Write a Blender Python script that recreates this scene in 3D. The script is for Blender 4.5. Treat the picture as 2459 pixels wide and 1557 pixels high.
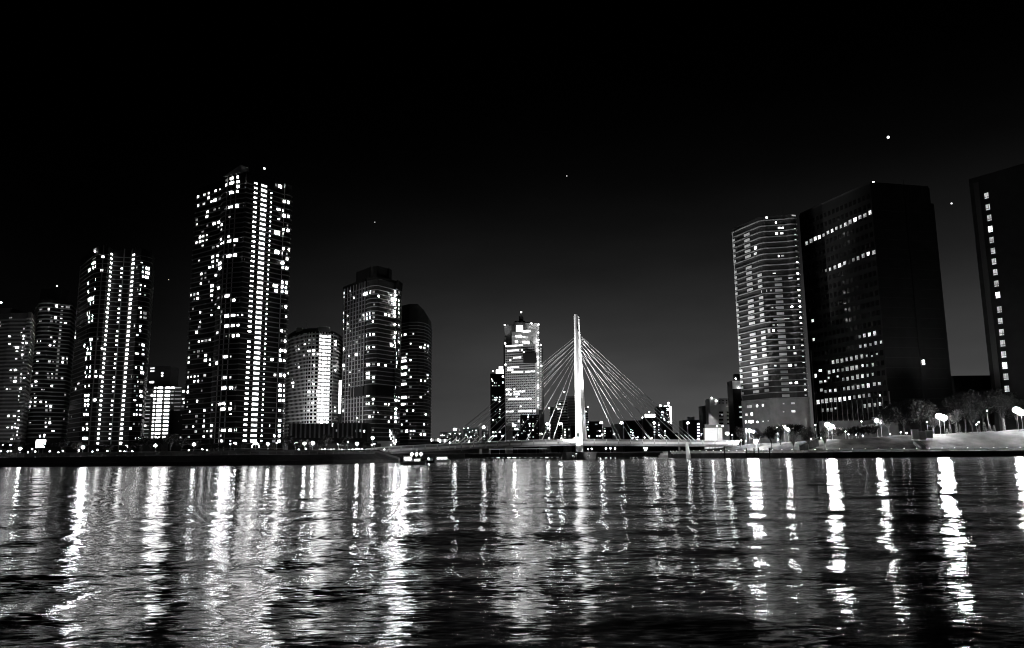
import bpy, math, random
from mathutils import Vector, Matrix
random.seed(7)
for _o in list(bpy.data.objects):
    bpy.data.objects.remove(_o, do_unlink=True)
SC = bpy.context.scene
COL = SC.collection

# ------------------------------------------------------------------ camera
PW, PH = 2459.0, 1557.0            # size of the photograph the places were read from
FPX = 1900.0                       # focal length in its pixels
CX, CY = PW / 2, PH / 2
CAM_H = 3.0                        # eye height above the river, metres
PITCH = math.atan((1090 - CY) / FPX)
ROLL = 0.010
_f = Vector((0, math.cos(PITCH), math.sin(PITCH)))
_u = Vector((0, -math.sin(PITCH), math.cos(PITCH)))
_r = Vector((1, 0, 0))
CR = _r * math.cos(ROLL) - _u * math.sin(ROLL)
CU = _u * math.cos(ROLL) + _r * math.sin(ROLL)
cam_d = bpy.data.cameras.new('camera')
cam_d.sensor_width = 36.0
cam_d.lens = 36.0 * FPX / PW
cam_d.clip_start = 0.1
cam_d.clip_end = 9000
cam = bpy.data.objects.new('camera', cam_d)
COL.objects.link(cam)
cam.matrix_world = Matrix(((CR.x, CU.x, -_f.x, 0), (CR.y, CU.y, -_f.y, 0), (CR.z, CU.z, -_f.z, CAM_H), (0, 0, 0, 1)))
SC.camera = cam

# ------------------------------------------------------------------ world: night sky with city glow
W = bpy.data.worlds.new('World')
SC.world = W
W.use_nodes = True
wn, wl = W.node_tree.nodes, W.node_tree.links
wn.clear()
def wnode(t, **k):
    n = wn.new(t)
    for a, b in k.items():
        setattr(n, a, b)
    return n
def wmath(op, a, b=None, clamp=False):
    n = wnode('ShaderNodeMath', operation=op, use_clamp=clamp)
    for i, v in enumerate((a, b)):
        if v is None: continue
        if isinstance(v, (int, float)): n.inputs[i].default_value = v
        else: wl.new(v, n.inputs[i])
    return n.outputs[0]
tc = wnode('ShaderNodeTexCoord')
nrm = wnode('ShaderNodeVectorMath', operation='NORMALIZE')
wl.new(tc.outputs['Generated'], nrm.inputs[0])
sx = wnode('ShaderNodeSeparateXYZ')
wl.new(nrm.outputs[0], sx.inputs[0])
elev = wmath('MAXIMUM', sx.outputs[2], 0.0)
# glow falls off with height above the horizon
g1 = wmath('POWER', wmath('DIVIDE', elev, 0.155), 1.75)
g1 = wmath('POWER', 2.718, wmath('MULTIPLY', g1, -1.0))
# brighter over the city centre (ahead, to the right), dimmer the other way round
az = wmath('ADD', wmath('MULTIPLY', sx.outputs[0], 0.55), wmath('MULTIPLY', sx.outputs[1], 0.835))
mr = wnode('ShaderNodeMapRange', interpolation_type='SMOOTHSTEP')
wl.new(az, mr.inputs[0])
for i, v in ((1, 0.43), (2, 0.96), (3, 0.05), (4, 1.0)): mr.inputs[i].default_value = v
glow = wmath('MULTIPLY', wmath('MULTIPLY', g1, mr.outputs[0]), 0.082)
# thin uneven haze in the glow
hz = wnode('ShaderNodeTexNoise'); hz.inputs['Scale'].default_value = 3.2; hz.inputs['Detail'].default_value = 5.0
hm = wnode('ShaderNodeMapping'); hm.inputs['Scale'].default_value = (1, 1, 3.5)
wl.new(nrm.outputs[0], hm.inputs['Vector']); wl.new(hm.outputs[0], hz.inputs['Vector'])
hr = wnode('ShaderNodeMapRange'); wl.new(hz.outputs['Fac'], hr.inputs[0])
for i, v in ((1, 0.3), (2, 0.7), (3, 0.8), (4, 1.22)): hr.inputs[i].default_value = v
glow = wmath('MULTIPLY', glow, hr.outputs[0])
SUN_EL, SUN_ROT = math.radians(-9.0), math.radians(30)
sky = wnode('ShaderNodeTexSky', sky_type='NISHITA', sun_disc=False)
sky.sun_elevation, sky.sun_rotation = SUN_EL, SUN_ROT
bw = wnode('ShaderNodeRGBToBW')
wl.new(sky.outputs[0], bw.inputs[0])
tot = wmath('ADD', wmath('MULTIPLY', bw.outputs[0], 0.05), glow)
bg = wnode('ShaderNodeBackground')
wl.new(tot, bg.inputs[0])
bg.inputs[1].default_value = 1.0
wo = wnode('ShaderNodeOutputWorld')
wl.new(bg.outputs[0], wo.inputs[0])

# faint sun lamp added for form shading, no moon behind it
sd = bpy.data.lights.new('fill_sun', 'SUN')
sd.energy = 0.02
sd.angle = math.radians(0.5)
so = bpy.data.objects.new('fill_sun', sd)
so.rotation_euler = (math.radians(55), 0, math.radians(-25))
COL.objects.link(so)

# ------------------------------------------------------------------ render settings
SC.view_settings.view_transform = 'Standard'
SC.view_settings.look = 'None'
SC.view_settings.exposure = 0.0
SC.view_settings.gamma = 1.0
SC.view_settings.use_curve_mapping = False
cy = SC.cycles
cy.max_bounces = 4
cy.diffuse_bounces = 1
cy.glossy_bounces = 2
cy.transmission_bounces = 2
cy.sample_clamp_indirect = 30.0
cy.use_light_tree = True
SC.cycles.filter_width = 1.05

# ------------------------------------------------------------------ helpers
def ray(x, y):
    return _f + CR * ((x - CX) / FPX) + CU * (-(y - CY) / FPX)
def at(x, y, Y):
    d = ray(x, y)
    t = Y / d.y
    return Vector((d.x * t, Y, CAM_H + d.z * t))
def onz(x, y, z=0.0):
    d = ray(x, y)
    t = (z - CAM_H) / d.z
    return Vector((d.x * t, d.y * t, z))
def XY(px, Y, py=1050):
    p = at(px, py, Y)
    return (p.x, Y)
def ordinal(n):
    w = ['zeroth','first','second','third','fourth','fifth','sixth','seventh','eighth','ninth','tenth','eleventh','twelfth','thirteenth','fourteenth','fifteenth','sixteenth','seventeenth','eighteenth','nineteenth']
    if n < 20: return w[n]
    t = ['','','twent','thirt','fort','fift','sixt','sevent','eight','ninet'][n // 10]
    return t + 'ieth' if n % 10 == 0 else t + 'y-' + w[n % 10]

MATS = {}
def _new(name):
    m = bpy.data.materials.new(name)
    m.use_nodes = True
    n = m.node_tree.nodes
    return m, n, m.node_tree.links, n['Principled BSDF']
def surf(name, v, rough=0.8, var=0.25, scale=0.6, metal=0.0, bump=0.0):
    """grey procedural surface with grain of its own"""
    m, n, l, b = _new(name)
    t = n.new('ShaderNodeTexCoord')
    nz = n.new('ShaderNodeTexNoise'); nz.inputs['Scale'].default_value = scale; nz.inputs['Detail'].default_value = 6
    l.new(t.outputs['Object'], nz.inputs['Vector'])
    mp = n.new('ShaderNodeMapRange')
    for i, q in ((1, 0.25), (2, 0.75), (3, v * (1 - var)), (4, v * (1 + var))): mp.inputs[i].default_value = q
    l.new(nz.outputs['Fac'], mp.inputs[0])
    l.new(mp.outputs[0], b.inputs['Base Color'])
    b.inputs['Roughness'].default_value = rough
    b.inputs['Metallic'].default_value = metal
    if v < 0.05 and rough > 0.3: b.inputs['Specular IOR Level'].default_value = 0.08
    if bump:
        bp = n.new('ShaderNodeBump'); bp.inputs['Strength'].default_value = bump; bp.inputs['Distance'].default_value = 0.2
        l.new(nz.outputs['Fac'], bp.inputs['Height']); l.new(bp.outputs[0], b.inputs['Normal'])
    MATS[name] = m
    return m
def lit(name, lo, hi, pane=True):
    """a thing that gives off light; its strength differs from one window to the next"""
    m, n, l, b = _new(name)
    oi = n.new('ShaderNodeObjectInfo')
    pw = n.new('ShaderNodeMath'); pw.operation = 'POWER'; pw.inputs[1].default_value = 4.2
    l.new(oi.outputs['Random'], pw.inputs[0])
    mp = n.new('ShaderNodeMapRange'); mp.inputs[3].default_value = lo; mp.inputs[4].default_value = hi
    l.new(pw.outputs[0], mp.inputs[0])
    out = mp.outputs[0]
    if pane:
        t = n.new('ShaderNodeTexCoord')
        ad = n.new('ShaderNodeVectorMath'); ad.operation = 'ADD'
        l.new(t.outputs['Object'], ad.inputs[0]); l.new(oi.outputs['Location'], ad.inputs[1])
        nz = n.new('ShaderNodeTexNoise'); nz.inputs['Scale'].default_value = 2.2; nz.inputs['Detail'].default_value = 1
        l.new(ad.outputs[0], nz.inputs['Vector'])
        m2 = n.new('ShaderNodeMapRange')
        for i, q in ((1, 0.3), (2, 0.7), (3, 0.35), (4, 1.35)): m2.inputs[i].default_value = q
        l.new(nz.outputs['Fac'], m2.inputs[0])
        mu = n.new('ShaderNodeMath'); mu.operation = 'MULTIPLY'
        l.new(out, mu.inputs[0]); l.new(m2.outputs[0], mu.inputs[1]); out = mu.outputs[0]
    b.inputs['Base Color'].default_value = (0.5, 0.5, 0.5, 1)
    b.inputs['Emission Color'].default_value = (1, 1, 1, 1)
    l.new(out, b.inputs['Emission Strength'])
    MATS[name] = m
    return m
surf('concrete', 0.34, 0.85, 0.2, 0.25)
surf('pale_concrete', 0.55, 0.8, 0.15, 0.3)
surf('dark_wall', 0.035, 0.6, 0.3, 0.2)
surf('black_wall', 0.012, 0.6, 0.3, 0.2)
surf('grey_wall', 0.16, 0.8, 0.2, 0.3)
surf('steel_white', 0.72, 0.45, 0.08, 0.5)
surf('steel_grey', 0.3, 0.4, 0.15, 0.8)
surf('cable_steel', 0.1, 0.45, 0.1, 1.0)
surf('stone_quay', 0.05, 0.85, 0.4, 0.35, bump=0.4)
surf('paving', 0.32, 0.85, 0.2, 0.4)
surf('asphalt', 0.05, 0.9, 0.2, 0.6)
surf('grass', 0.06, 0.95, 0.95, 0.16, bump=0.8)  # strong tone patches imitate the uneven lamplight on the slope
surf('soil', 0.03, 0.95, 0.3, 0.1)
surf('bark', 0.05, 0.9, 0.3, 3.0)
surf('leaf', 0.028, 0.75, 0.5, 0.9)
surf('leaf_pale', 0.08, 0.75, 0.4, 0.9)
surf('hull_white', 0.75, 0.35, 0.06, 0.7)
surf('hull_dark', 0.03, 0.4, 0.2, 0.7)
g = surf('dark_glass', 0.008, 0.12, 0.2, 0.4)
surf('lamp_post', 0.25, 0.5, 0.1, 2.0)
lit('window_light', 0.25, 38.0)
lit('bright_window', 14, 260.0)
lit('office_light', 0.4, 2.4)
lit('landing_light', 2, 9)
def frosted(name, v):
    m, n, l, b = _new(name)
    tr = n.new('ShaderNodeBsdfTranslucent'); mx = n.new('ShaderNodeMixShader'); mx.inputs[0].default_value = 0.6
    nz = n.new('ShaderNodeTexNoise'); nz.inputs['Scale'].default_value = 4.0
    mp = n.new('ShaderNodeMapRange'); mp.inputs[3].default_value = v * .7; mp.inputs[4].default_value = v * 1.2
    l.new(nz.outputs['Fac'], mp.inputs[0]); l.new(mp.outputs[0], tr.inputs['Color']); l.new(mp.outputs[0], b.inputs['Base Color'])
    b.inputs['Roughness'].default_value = 0.5
    l.new(b.outputs[0], mx.inputs[1]); l.new(tr.outputs[0], mx.inputs[2]); l.new(mx.outputs[0], n['Material Output'].inputs[0])
    MATS[name] = m
frosted('frosted_glass', 0.5)
lit('window_dim', 0.15, 0.9)
lit('stair_light', 6, 22)
lit('strip_light', 12.0, 22.0, False)
lit('bulb_small', 14, 30, False)
lit('bulb', 105, 150, False)
lit('bulb_large', 300, 360, False)
lit('star_light', 1.2, 2, False)
lit('star_faint', 0.5, 1.0, False)

def mesh_of(name, verts, faces, mats):
    me = bpy.data.meshes.new(name)
    me.from_pydata(verts, [], faces)
    for m in (mats if isinstance(mats, (list, tuple)) else [mats]):
        me.materials.append(MATS[m])
    me.update()
    return me
def link(name, me, parent=None, loc=(0, 0, 0), rz=0.0, scale=None):
    o = bpy.data.objects.new(name, me)
    COL.objects.link(o)
    if parent is not None:
        o.parent = parent
        o.location = Vector(loc) - parent.location
    else:
        o.location = loc
    o.rotation_euler = (0, 0, rz)
    if scale: o.scale = scale
    return o
def tag(o, label=None, cat=None, group=None, kind=None):
    for k, v in (('label', label), ('category', cat), ('group', group), ('kind', kind)):
        if v: o[k] = v
    return o
def thing(name, loc, label, cat, group=None):
    o = bpy.data.objects.new(name, None)
    o.empty_display_size = 1
    COL.objects.link(o)
    o.location = loc
    return tag(o, label, cat, group)
_BOX = {}
BOXV = [(-.5, -.5, -.5), (.5, -.5, -.5), (.5, .5, -.5), (-.5, .5, -.5), (-.5, -.5, .5), (.5, -.5, .5), (.5, .5, .5), (-.5, .5, .5)]
BOXF = [(0, 3, 2, 1), (4, 5, 6, 7), (0, 1, 5, 4), (1, 2, 6, 5), (2, 3, 7, 6), (3, 0, 4, 7)]
def boxmesh(mat):
    if mat not in _BOX:
        _BOX[mat] = mesh_of('unit_box_' + mat, BOXV, BOXF, mat)
    return _BOX[mat]
def box(name, c, size, mat, parent=None, rz=0.0):
    return link(name, boxmesh(mat), parent, c, rz, size)
class MB:
    """collects shapes that belong to ONE part"""
    def __init__(s): s.v = []; s.f = []
    def add(s, v, f):
        n = len(s.v); s.v += [tuple(p) for p in v]; s.f += [tuple(i + n for i in q) for q in f]
    def box(s, c, size, rz=0.0):
        cs, sn = math.cos(rz), math.sin(rz)
        s.add([(c[0] + x * size[0] * cs - y * size[1] * sn, c[1] + x * size[0] * sn + y * size[1] * cs, c[2] + z * size[2]) for x, y, z in BOXV], BOXF)
    def tube(s, a, b, r0, r1=None, n=8):
        a, b = Vector(a), Vector(b); r1 = r0 if r1 is None else r1
        d = (b - a).normalized(); p = d.orthogonal().normalized(); q = d.cross(p)
        v = []
        for c, r in ((a, r0), (b, r1)):
            v += [c + (p * math.cos(i * 2 * math.pi / n) + q * math.sin(i * 2 * math.pi / n)) * r for i in range(n)]
        s.add(v, [(i, (i + 1) % n, (i + 1) % n + n, i + n) for i in range(n)] + [tuple(range(n - 1, -1, -1)), tuple(range(n, 2 * n))])
    def prism(s, pts, z0, z1):
        n = len(pts); zt = z1 if isinstance(z1, (list, tuple)) else [z1] * n
        s.add([(p[0], p[1], z0) for p in pts] + [(p[0], p[1], zt[i]) for i, p in enumerate(pts)],
              [(i, (i + 1) % n, (i + 1) % n + n, i + n) for i in range(n)] + [tuple(range(n - 1, -1, -1)), tuple(range(n, 2 * n))])
    def build(s, name, mat, parent=None, loc=(0, 0, 0)):
        o = parent.location if parent is not None else Vector(loc)
        me = mesh_of(name, [(x - o[0], y - o[1], z - o[2]) for x, y, z in s.v], s.f, mat)
        return link(name, me, parent, o)

# a window is a lit pane in a slim dark frame with a mullion (one mesh shared by all of a kind)
_WIN = {}
def winmesh(mat, style):
    k = (mat, style)
    if k not in _WIN:
        b = MB(); b.box((0, 0, 0), (0.94, 0.6, 0.94)); nf = len(b.f)
        if style == 'mullion':
            b.box((0.08, -0.15, 0), (0.07, 0.6, 0.98))
        elif style == 'cross':
            b.box((0.0, -0.15, -0.22), (0.98, 0.6, 0.06))
            b.box((0.2, -0.15, 0.0), (0.04, 0.6, 0.98))
        b.box((0, -0.1, -0.485), (1.0, 0.8, 0.03)); b.box((0, -0.1, 0.485), (1.0, 0.8, 0.03))
        me = mesh_of('window_' + mat, b.v, b.f, [mat, 'black_wall'])
        for i, p in enumerate(me.polygons): p.material_index = 0 if i < nf else 1
        _WIN[k] = me
    return _WIN[k]
_SPH = {}
def sphere(mat, n=12, m=7):
    if mat not in _SPH:
        v = [(0, 0, 1)]; f = []
        for j in range(1, m):
            a = math.pi * j / m
            v += [(math.sin(a) * math.cos(2 * math.pi * i / n), math.sin(a) * math.sin(2 * math.pi * i / n), math.cos(a)) for i in range(n)]
        v.append((0, 0, -1)); L = len(v) - 1
        for i in range(n):
            f.append((0, 1 + i, 1 + (i + 1) % n)); f.append((L, L - n + (i + 1) % n, L - n + i))
            for j in range(m - 2):
                a = 1 + j * n; f.append((a + i, a + n + i, a + n + (i + 1) % n, a + (i + 1) % n))
        me = mesh_of('globe_' + mat, v, f, mat)
        for p in me.polygons: p.use_smooth = True
        _SPH[mat] = me
    return _SPH[mat]

class Tower:
    """a building: footprint in metres (seen corner by seen corner, left to right, then the back), parts parented to one Empty"""
    def __init__(s, name, pts, ztop, label, cat, group=None, wall='dark_wall', z0=3.5):
        s.pts = [Vector((p[0], p[1])) for p in pts]
        s.z0 = z0
        s.zt = ztop if isinstance(ztop, (list, tuple)) else [ztop] * len(pts)
        s.top = max(s.zt)
        c = sum(s.pts, Vector((0, 0))) / len(pts)
        s.c = c
        s.root = thing(name, (c.x, c.y, z0), label, cat, group)
        b = MB(); b.prism([(p.x, p.y) for p in s.pts], z0, s.zt)
        b.build('wall', wall, s.root)
        s.fl = None
        s.n = {}
    def floors(s, pa, pb, n):
        """floor rows between two pixels read on the front, top and bottom, n rows"""
        za, zb = s.hit(*pa)[1], s.hit(*pb)[1]
        s.fh = (za - zb) / (n - 1); s.fl = zb; s.nf = n
    def snap(s, z):
        return z if s.fl is None else s.fl + round((z - s.fl) / s.fh) * s.fh
    def hit(s, px, py):
        d = ray(px, py); best = None
        for i in range(len(s.pts)):
            a, b = s.pts[i], s.pts[(i + 1) % len(s.pts)]
            e = b - a
            den = d.x * e.y - d.y * e.x
            if abs(den) < 1e-9: continue
            t = (a.x * e.y - a.y * e.x) / den
            u = (a.x * d.y - a.y * d.x) / den
            if t > 0 and -1e-6 <= u <= 1 + 1e-6 and (best is None or t < best[0]):
                best = (t, CAM_H + d.z * t, i, Vector((d.x * t, d.y * t)))
        return best
    def pane(s, px, py, w, h, mat='window_light', name='window', style='plain', snap=True, shrink=0.64, proud=0.12):
        c = s.hit(px, py)
        if c is None: return None
        w *= shrink; h *= shrink
        a, b = s.hit(px - w / 2, py), s.hit(px + w / 2, py)
        e = s.pts[(c[2] + 1) % len(s.pts)] - s.pts[c[2]]
        if a is None or b is None or (a[3] - b[3]).length > w * c[0] / FPX * 4.5:
            q = e.normalized(); hw = w * c[0] / FPX * 0.6
            p1, p2 = c[3] - q * hw, c[3] + q * hw
        else: p1, p2 = a[3], b[3]
        if p1.x * p2.y - p1.y * p2.x > 0: p1, p2 = p2, p1
        t = p2 - p1; L = max(t.length, 0.25)
        nrm = Vector((t.y, -t.x)).normalized()
        if nrm.dot(c[3]) > 0: nrm = -nrm
        z = s.snap(c[1]) if snap else c[1]
        H = h * c[0] / FPX * 1.0
        if snap and s.fl is not None: H = min(H, s.fh * 0.8)
        m = (p1 + p2) / 2 + nrm * (proud - 0.1)
        return link(name, winmesh(mat, style), s.root, (m.x, m.y, z), math.atan2(t.y, t.x), (L, 0.4, max(H, 0.3)))
    def panes(s, x0, y0, k, rows, mat='window_light', name='window', style='plain', snap=True, shrink=0.64, seen=None):
        seen = s.__dict__.setdefault('seen', set())
        for r in rows:
            w, h = (r[2], r[3]) if len(r) > 3 else (26, 40)
            px, py = x0 + r[0] / k, y0 + r[1] / k
            c = s.hit(px, py)
            if c is None: continue
            key = (round(c[3].x * 2.2), round((c[1] - (s.fl or 0)) / getattr(s, 'fh', 1.2)))
            if key in seen: continue
            seen.add(key)
            s.pane(px, py, w / k, h / k, r[4] if len(r) > 4 else mat, name, style, snap, shrink)
    def column(s, px, py, w, h, floors, mat='stair_light', name='stair_window', style='plain', skip=()):
        """one window on every floor above the same spot of the wall"""
        c = s.hit(px, py) or s.hit(px - 4, py) or s.hit(px + 4, py)
        e = (s.pts[(c[2] + 1) % len(s.pts)] - s.pts[c[2]]).normalized()
        if e.x < 0: e = -e
        n = Vector((e.y, -e.x))
        if n.dot(c[3]) > 0: n = -n
        L = w * c[0] / FPX / max(0.35, abs(Vector((c[3].y, -c[3].x)).normalized().dot(e)))
        H = h * c[0] / FPX
        for i in floors:
            if i in skip: continue
            m = c[3] + n * 0.02
            link(name, winmesh(mat, style), s.root, (m.x, m.y, s.fl + i * s.fh), math.atan2(e.y, e.x), (L, 0.4, H))
    def slabs(s, i0, i1, out, thick, mat='concrete', name='balcony_slab', dz=0.5):
        """a projecting slab under every floor: one object each, sharing a mesh"""
        n = len(s.pts)
        off = []
        for i in range(n):
            a, b, c = s.pts[i - 1], s.pts[i], s.pts[(i + 1) % n]
            n1 = Vector(((b - a).y, -(b - a).x)).normalized(); n2 = Vector(((c - b).y, -(c - b).x)).normalized()
            m = (n1 + n2); m = m / max(m.length_squared / 2, 0.5)
            off.append(m)
        area = sum(s.pts[i].x * s.pts[(i + 1) % n].y - s.pts[(i + 1) % n].x * s.pts[i].y for i in range(n))
        sg = 1 if area > 0 else -1
        P = [s.pts[i] + off[i] * out * sg - s.c for i in range(n)]
        b = MB(); b.prism([(p.x, p.y) for p in P], -thick / 2, thick / 2)
        me = mesh_of(name, b.v, b.f, mat)
        for i in range(i0, i1):
            z = s.fl + (i - dz) * s.fh
            if z > s.z0 + 1: link(name, me, s.root, (s.c.x, s.c.y, z))
    def pillar(s, px, py, wpx, mat='concrete', name='pillar', z0=None, z1=None, proud=0.35):
        c = s.hit(px, py)
        if c is None: return
        e = (s.pts[(c[2] + 1) % len(s.pts)] - s.pts[c[2]]).normalized()
        z0 = s.z0 if z0 is None else z0; z1 = s.top if z1 is None else z1
        box(name, (c[3].x, c[3].y, (z0 + z1) / 2), (wpx * c[0] / FPX, proud * 2, z1 - z0), mat, s.root, math.atan2(e.y, e.x))
    def zat(s, px, py): return (s.hit(px, py) or s.hit(px - 8, py) or s.hit(px + 8, py) or s.hit(px - 16, py) or s.hit(px + 16, py))[1]
def arc(a, b, bulge, n=7):
    """points of a rounded bay from a to b that swells toward the river"""
    a, b = Vector(a), Vector(b); t = b - a
    nr = Vector((t.y, -t.x)).normalized()
    if nr.dot((a + b) / 2) > 0: nr = -nr
    return [tuple(a + t * (i / n) + nr * bulge * math.sin(math.pi * i / n) ** 0.8) for i in range(n + 1)]
def lerp(a, b, t): return (a[0] + (b[0] - a[0]) * t, a[1] + (b[1] - a[1]) * t)
def block(px0, px1, ytop, Y, name, label, cat='building', group=None, wall='dark_wall', depth=18, turn=0.0, z0=3.5, ybase=1055):
    a, b = XY(px0, Y, ybase), XY(px1, Y - turn, ybase)
    t = Vector(b) - Vector(a); n = Vector((-t.y, t.x)).normalized() * depth
    z = at((px0 + px1) / 2, ytop, Y).z
    return Tower(name, [a, b, (b[0] + n.x, b[1] + n.y), (a[0] + n.x, a[1] + n.y)], z, label, cat, group, wall, z0)

# ------------------------------------------------------------------ river, banks and ground
def water_material():
    m, n, l, b = _new('river_water')
    t = n.new('ShaderNodeTexCoord')
    acc = None
    # (wavelength along the crest, across it, slope strength, turn)
    for i, (lx, ly, a, rz) in enumerate(((2.6, 0.8, 0.12, 0.12), (0.8, 0.28, 0.27, -0.2), (0.3, 0.11, 0.30, 0.25))):
        mp = n.new('ShaderNodeMapping'); mp.inputs['Rotation'].default_value = (0, 0, rz)
        mp.inputs['Scale'].default_value = (1 / lx, 1 / ly, 1); mp.inputs['Location'].default_value = (17.3 * i, 5.1 * i, 3.7 * i)
        l.new(t.outputs['Object'], mp.inputs['Vector'])
        nz = n.new('ShaderNodeTexNoise'); nz.inputs['Scale'].default_value = 1.0; nz.inputs['Detail'].default_value = 2.0; nz.inputs['Roughness'].default_value = 0.55
        l.new(mp.outputs[0], nz.inputs['Vector'])
        s = n.new('ShaderNodeVectorMath'); s.operation = 'SUBTRACT'; s.inputs[1].default_value = (0.5, 0.5, 0.5)
        l.new(nz.outputs['Color'], s.inputs[0])
        k = n.new('ShaderNodeVectorMath'); k.operation = 'MULTIPLY'; k.inputs[1].default_value = (a * 0.55, a, 0)
        l.new(s.outputs[0], k.inputs[0])
        if acc is None: acc = k.outputs[0]
        else:
            ad = n.new('ShaderNodeVectorMath'); ad.operation = 'ADD'
            l.new(acc, ad.inputs[0]); l.new(k.outputs[0], ad.inputs[1]); acc = ad.outputs[0]
    # ruffled and calm patches
    pm = n.new('ShaderNodeMapping'); pm.inputs['Scale'].default_value = (1 / 22, 1 / 7, 1); pm.inputs['Rotation'].default_value = (0, 0, 0.3)
    l.new(t.outputs['Object'], pm.inputs['Vector'])
    pn = n.new('ShaderNodeTexNoise'); pn.inputs['Scale'].default_value = 1.0; pn.inputs['Detail'].default_value = 3.0
    l.new(pm.outputs[0], pn.inputs['Vector'])
    pr_ = n.new('ShaderNodeMapRange'); l.new(pn.outputs['Fac'], pr_.inputs[0])
    for i, q in ((1, 0.35), (2, 0.65), (3, 0.45), (4, 1.5)): pr_.inputs[i].default_value = q
    sc_ = n.new('ShaderNodeVectorMath'); sc_.operation = 'SCALE'
    l.new(acc, sc_.inputs[0]); l.new(pr_.outputs[0], sc_.inputs['Scale']); acc = sc_.outputs[0]
    geo = n.new('ShaderNodeNewGeometry'); up = n.new('ShaderNodeVectorMath'); up.operation = 'ADD'
    l.new(acc, up.inputs[0]); l.new(geo.outputs['Normal'], up.inputs[1])
    no = n.new('ShaderNodeVectorMath'); no.operation = 'NORMALIZE'
    l.new(up.outputs[0], no.inputs[0])
    l.new(no.outputs[0], b.inputs['Normal'])
    b.inputs['Base Color'].default_value = (0.004, 0.004, 0.004, 1)
    b.inputs['Roughness'].default_value = 0.115
    b.inputs['Anisotropic'].default_value = 0.75
    tg = n.new('ShaderNodeCombineXYZ'); tg.inputs[1].default_value = 1.0
    l.new(tg.outputs[0], b.inputs['Tangent'])
    b.inputs['IOR'].default_value = 1.28
    MATS['water'] = m
water_material()
import numpy as np
def river_mesh():
    """real waves: a sum of travelling wave trains on a grid that is fine near the boat and coarse far off"""
    rows, cols = 860, 640
    Yr = 5.0 * np.exp(np.linspace(0, math.log(470 / 5.0), rows))
    tan_ = np.linspace(-1.05, 1.05, cols)
    Yg, Tg = np.meshgrid(Yr, tan_, indexing='ij')
    X = (Tg * (Yg + 4)).ravel(); Y = Yg.ravel()
    step = np.gradient(Yr)[:, None].repeat(cols, 1).ravel()
    stepx = ((Yg + 4) * (tan_[1] - tan_[0])).ravel()
    rg = np.random.RandomState(11)
    Z = np.zeros_like(X)
    N = 70
    lam = 0.35 * (16 / 0.35) ** (np.arange(N) / (N - 1))
    for k in range(N):
        th = rg.normal(math.pi / 2 + 0.12, 0.7); kx, ky = math.cos(th), math.sin(th)
        L = lam[k]; w = 2 * math.pi / L
        slope = 0.0022 if L < 1 else 0.0034 if L < 2.5 else 0.0074 if L < 8 else 0.0048
        f = np.clip(L * 0.5 / np.maximum(step * abs(ky) + stepx * abs(kx), 1e-6) - 0.7, 0, 1)
        # wave groups: every train comes and goes along the river
        env = 0.65 + 0.5 * np.sin((X * rg.uniform(-1, 1) + Y * rg.uniform(-1, 1)) / (L * 5) + rg.uniform(0, 6.28))
        Z += f * env * slope * math.sqrt(2) / w * np.sin(w * (X * kx + Y * ky) + rg.uniform(0, 6.28))
    v = np.stack([X, Y, Z], 1)
    idx = np.arange(rows * cols).reshape(rows, cols)
    q = np.stack([idx[:-1, :-1], idx[:-1, 1:], idx[1:, 1:], idx[1:, :-1]], -1).reshape(-1, 4)
    x0, y0, y1 = float(tan_[-1]), 5.0, 470.0
    n = len(v)
    ex = np.array([(-x0 * 9, y0, 0), (-x0 * 474, y1, 0), (x0 * 474, y1, 0), (x0 * 9, y0, 0), (-3000, y0, 0), (-3000, 2400, 0), (3000, 2400, 0), (3000, y0, 0), (-3000, -80, 0), (3000, -80, 0)])
    ex[:, 2] = -0.02
    v = np.concatenate([v, ex])
    qe = np.array([(0, 1, 5, 4), (1, 2, 6, 5), (2, 3, 7, 6), (8, 9, 7, 4)]) + n
    q = np.concatenate([q, qe[:, ::-1] if False else qe])
    me = bpy.data.meshes.new('river_water')
    me.vertices.add(len(v)); me.vertices.foreach_set('co', v.ravel())
    me.loops.add(q.size); me.loops.foreach_set('vertex_index', q.ravel())
    me.polygons.add(len(q)); me.polygons.foreach_set('loop_start', np.arange(0, q.size, 4)); me.polygons.foreach_set('loop_total', np.full(len(q), 4))
    me.polygons.foreach_set('use_smooth', np.ones(len(q), bool))
    me.update(calc_edges=True); me.validate()
    me.materials.append(MATS['water'])
    return me
river = link('river_water', river_mesh())
tag(river, 'dark rippled river reflecting the city lights', kind='structure')

# left bank: waterline read off the photograph
LB = [onz(x, y) for x, y in ((-700, 1128), (0, 1121), (300, 1119.5), (600, 1118), (800, 1114.5), (900, 1112), (962, 1110))]
def strip(name, rails, mat, label=None, kind='structure', parent=None):
    """sheet through several parallel rails of points"""
    n = len(rails[0]); v = [tuple(p) for r in rails for p in r]
    f = [(j * n + i, j * n + i + 1, (j + 1) * n + i + 1, (j + 1) * n + i) for j in range(len(rails) - 1) for i in range(n - 1)]
    o = link(name, mesh_of(name, v, f, mat))
    return tag(o, label, kind=kind)
def rail(line, dy, z): return [(p[0] * (1 + dy / p[1]), p[1] + dy, z) for p in line]
ZL = 4.0
LBx = LB + [Vector((LB[-1].x + 9, LB[-1].y + 45, 0)), Vector((LB[-1].x + 10, LB[-1].y + 330, 0))]
strip('embankment_left', [rail(LBx, 0, -2), rail(LBx, 0.05, 1.3), rail(LBx, 0.9, 1.45), rail(LBx, 5, 3.5)], 'stone_quay', 'dark stone embankment along the left bank')
strip('path_left', [rail(LBx, 5.0, 3.5), rail(LBx, 8, 3.55), rail(LBx, 8.1, 3.62)], 'paving', 'riverside path on the left embankment')
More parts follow.
